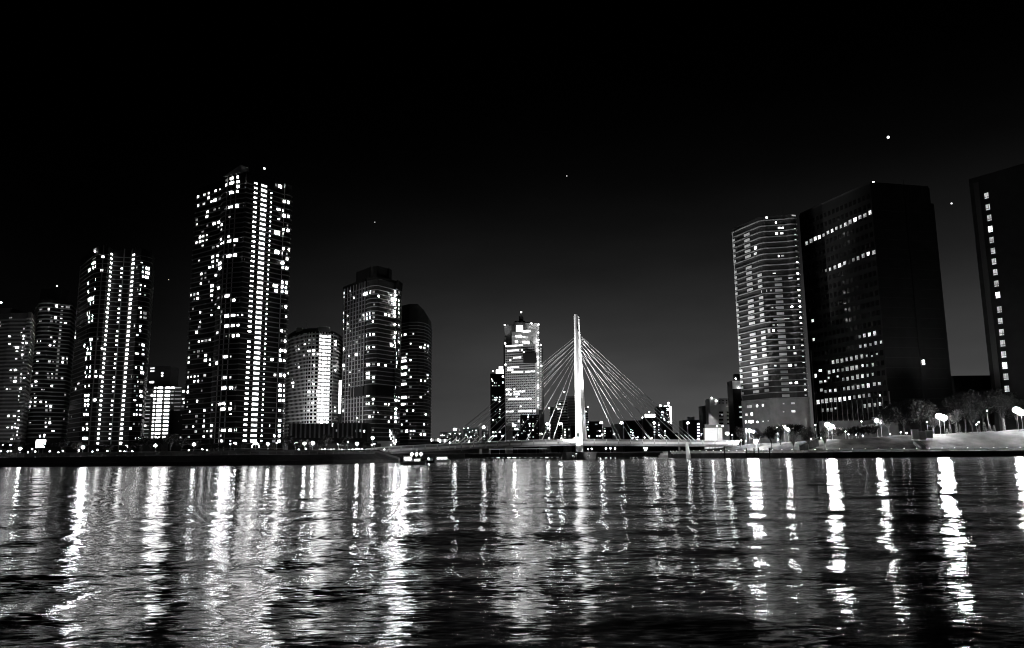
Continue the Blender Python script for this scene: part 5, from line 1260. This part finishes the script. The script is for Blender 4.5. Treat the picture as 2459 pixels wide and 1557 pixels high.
boat('tour_boat', 1122, 1146, 1097.8, 'distant boat outlined with small lights under the left bridge span', 'hull_dark', 1.0, ((-.4, .3, .9, 2.3, 'window_light'), (-.1, .4, 2.3, 3.2, 'window_light')))
# floating pontoon with edge lights under the bridge
a, b = at(1165, 1100, 480), at(1372, 1099, 470)
po_ = thing('pontoon', ((a.x + b.x) / 2, 475, 0), 'long low pontoon with edge lights under the bridge', 'pontoon')
box('deck', ((a.x + b.x) / 2, 475, .35), (b.x - a.x, 4, 1.0), 'hull_dark', po_)
for i in range(16): box('edge_light', (a.x + (i + .5) * (b.x - a.x) / 16, 472.9, .7), (.9 + (i * 7 % 3) * .5, .15, .22), 'window_light' if i % 3 else 'window_dim', po_)
a, b = at(1174, 1080, 560), at(1313, 1079, 560)
lg = thing('lit_canopy', ((a.x + b.x) / 2, 562, 3.2), 'long lit canopy edge on the far quay under the bridge', 'canopy')
box('roof', ((a.x + b.x) / 2, 563, a.z + .5), (b.x - a.x + .5, 5, .3), 'steel_grey', lg)
box('edge_light', ((a.x + b.x) / 2, 560.4, a.z + .2), (b.x - a.x, .15, .3), 'window_light', lg)
for i in range(7): box('post', (a.x + 1 + i * (b.x - a.x - 2) / 6, 561, (a.z + 2.8) / 2), (.25, .25, a.z - 2.4), 'lamp_post', lg)

# roof masts and rails
for T_, px, y0, y1, Y in ((E, 596, 412, 398, 446), (C, 255, 600, 586, 500), (C, 325, 604, 594, 500), (Gt, 905, 657, 640, 490), (U, 1880, 517, 505, 460), (Ft, 735, 790, 772, 500), (B, 120, 700, 686, 535), (V, 2170, 446, 432, 420)):
    a, b = at(px, y0 + 12, Y), at(px, y1, Y); m = MB(); m.tube(a, b, .22, .08, 6)
    for k in (.45, .7): m.box(tuple(a.lerp(b, k)), (1.4, .1, .1))
    m.build('antenna', 'lamp_post', T_.root)
# ------------------------------------------------------------------ trees
def tree(px, ytop, Y, wpx, ground, label, group, leaf='leaf', n=900, bare=False, seed=0, name='tree'):
    rr = random.Random(seed * 31 + 5)
    top = at(px, ytop, Y); H = max(3.0, top.z - ground); w = wpx * Y / FPX / 2
    t = thing(name, (top.x, Y, ground), label, 'tree', group)
    tb = MB(); x0, y0 = top.x, Y
    th = H * .35
    tb.tube((x0, y0, ground - .3), (x0 + rr.uniform(-.2, .2), y0, ground + th), .05 * H ** .8 * .6, .03 * H ** .8 * .6, 7)
    limbs = []
    for i in range(7 if not bare else 22):
        a = rr.uniform(0, 6.28); e = rr.uniform(.35, .95)
        q = Vector((x0 + math.cos(a) * w * rr.uniform(.5, .9), y0 + math.sin(a) * w * .7, ground + th + (H - th) * e))
        s_ = Vector((x0, y0, ground + th * rr.uniform(.7, 1)))
        mid = s_ * .5 + q * .5 + Vector((0, 0, H * .06))
        tb.tube(s_, mid, .09, .06, 5); tb.tube(mid, q, .06, .02, 5); limbs.append(q)
        if bare:
            for _ in range(5):
                r2 = q + Vector((rr.uniform(-1, 1), rr.uniform(-1, 1), rr.uniform(-.2, 1))) * w * .3; tb.tube(mid * .4 + q * .6, r2, .03, .012, 4)
    tb.build('trunk', 'bark' if not bare else 'lamp_post', t)
    cb = MB()
    centres = [(q, rr.uniform(.3, .5) * w) for q in limbs] + [(Vector((x0 + rr.uniform(-.5, .5) * w, y0 + rr.uniform(-.5, .5) * w, ground + th + (H - th) * rr.uniform(.3, .85))), rr.uniform(.3, .55) * w) for _ in range(9)]
    ls = max(.16, .05 * w + .12)
    for _ in range(n):
        c, r = rr.choice(centres)
        d = Vector((rr.gauss(0, 1), rr.gauss(0, 1), rr.gauss(0, .8))); d = d.normalized() * r * rr.random() ** .4
        p = c + d
        if p.z > top.z + .3: continue
        u = Vector((rr.gauss(0, 1), rr.gauss(0, 1), rr.gauss(0, 1))).normalized(); v = u.orthogonal().normalized(); k = ls * rr.uniform(.6, 1.4)
        cb.add([p - u * k, p - v * k * .6, p + u * k, p + v * k * .6], [(0, 1, 2, 3)])
    o = cb.build('crown', leaf, t)
    return t
ti = 0
LT = [(-30, 1062, 40), (20, 1066, 34), (70, 1068, 30), (118, 1064, 34), (150, 1056, 40), (190, 1064, 34), (225, 1070, 30), (262, 1068, 30), (312, 1064, 34), (345, 1047, 34), (365, 1052, 30), (388, 1046, 30), (412, 1042, 36), (438, 1052, 30), (470, 1060, 36), (510, 1066, 36), (548, 1064, 36), (580, 1066, 30), (650, 1066, 34), (690, 1048, 40), (720, 1056, 40), (745, 1064, 30), (783, 1042, 34), (772, 1060, 30), (830, 1048, 36), (818, 1058, 30), (860, 1062, 30), (885, 1060, 24)]
for i, (px, y, w) in enumerate(LT):
    tree(px, y, 352 + (i * 5 % 4) * 5 - (18 if i in (1, 6, 15) else 0), w, 5.2, ordlab(i + 1, 'dark tree silhouette from the left along the left bank'), 'dark trees on the left bank', n=700, seed=i)
RT = [(2130, 980, 352, 60, 'leaf'), (2165, 966, 358, 84, 'leaf'), (2205, 962, 362, 84, 'leaf'), (2310, 944, 366, 84, 'leaf'), (2352, 936, 370, 96, 'leaf'), (2400, 945, 366, 60, 'leaf'), (2290, 985, 352, 40, 'leaf_pale'), (2330, 985, 350, 44, 'leaf'), (2435, 960, 368, 50, 'leaf'), (2085, 1022, 350, 46, 'leaf'), (2050, 1026, 352, 40, 'leaf'), (2010, 1028, 350, 36, 'leaf_pale'), (1850, 1026, 356, 34, 'leaf'), (1872, 1022, 360, 34, 'leaf_pale'), (1910, 1020, 362, 40, 'leaf'), (1818, 1030, 362, 34, 'leaf_pale'), (1775, 1026, 380, 26, 'leaf'), (2240, 1000, 354, 40, 'leaf')]
for i, (px, y, Y, w, lf) in enumerate(sorted(RT)):
    Y += 15
    X = at(px, 1040, Y).x
    tree(px, y, Y, w, hill_z(X, Y), ordlab(i + 1, 'leafy tree from the bridge on the right bank slope top'), 'trees on the right bank', lf, 3200 if w > 45 else 1500, seed=50 + i)
X = at(1938, 1050, 334).x
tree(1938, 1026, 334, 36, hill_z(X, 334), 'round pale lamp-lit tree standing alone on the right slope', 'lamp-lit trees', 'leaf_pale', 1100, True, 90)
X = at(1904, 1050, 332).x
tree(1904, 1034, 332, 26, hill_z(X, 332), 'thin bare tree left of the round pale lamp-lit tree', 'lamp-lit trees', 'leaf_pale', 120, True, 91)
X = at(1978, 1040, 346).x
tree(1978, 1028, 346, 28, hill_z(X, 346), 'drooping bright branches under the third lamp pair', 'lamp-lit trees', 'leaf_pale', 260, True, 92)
# clipped shrubs and posts on the slope top
for i, (px, y0, w, h) in enumerate(((2274, 1030, 6, 9), (2280, 1018, 7, 22), (2296, 1012, 4, 20), (2304, 1020, 6, 16), (2350, 1018, 7, 18), (2363, 1014, 12, 20), (2376, 1020, 7, 14), (2386, 1022, 9, 12), (2410, 1006, 5, 22), (2240, 1028, 5, 14))):
    Y = min(RB, key=lambda p: abs(p.x / p.y - (px - CX) / FPX)).y + 37; p = at(px, y0, Y); gz = hill_z(p.x, Y); r = w * Y / FPX / 2
    t = thing('clipped_shrub', (p.x, Y, gz), ordlab(i + 1, 'small clipped shrub from the left on the right slope top'), 'shrub', 'clipped shrubs')
    m = MB(); rr = random.Random(i)
    Hs = max(1.2, p.z - gz)
    for _ in range(260):
        z = rr.random(); a = rr.uniform(0, 6.28); q = r * (1 - z * .75) * rr.uniform(.75, 1.1)
        c = Vector((p.x + math.cos(a) * q, Y + math.sin(a) * q, gz + z * Hs)); u = Vector((rr.gauss(0, 1), rr.gauss(0, 1), rr.gauss(0, 1))).normalized(); v = u.orthogonal(); k = .16
        m.add([c - u * k, c - v * k, c + u * k, c + v * k], [(0, 1, 2, 3)])
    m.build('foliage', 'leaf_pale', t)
    m = MB(); m.tube((p.x, Y, gz - .2), (p.x, Y, gz + Hs * .8), .08, .03, 6); m.build('stem', 'bark', t)
# tree strung with lights beside the bridge ramp
X = at(945, 1060, 352).x
lt = tree(947, 1030, 352, 20, 5.3, 'tall tree strung with small lights beside the left bridge ramp', None, 'leaf', 300, True, 99)
rr = random.Random(3)
for i in range(16):
    p = at(936 + rr.uniform(0, 24) * (i / 16), 1034 + i * 2.3, 351); link('string_light', sphere('bulb_small'), lt, p, 0, (.2, .2, .2))
# bright stars and aircraft lights
for px, py, r, lab in ((2133, 330, 7.5, 'brightest star high above the office slab'), (2285, 489, 4.5, 'small star between the office slab and the right-hand tower'), (1361, 423, 3.0, 'faint star high above the pylon'), (900, 534, 3.0, 'faint star above the banded tower'), (405, 672, 2.5, 'faint star left of the tallest tower')):
    o = link('star', sphere('star_light' if r > 4 else 'star_faint'), None, at(px, py, 4000), 0, (r, r, r)); tag(o, lab, 'star', 'stars in the night sky')
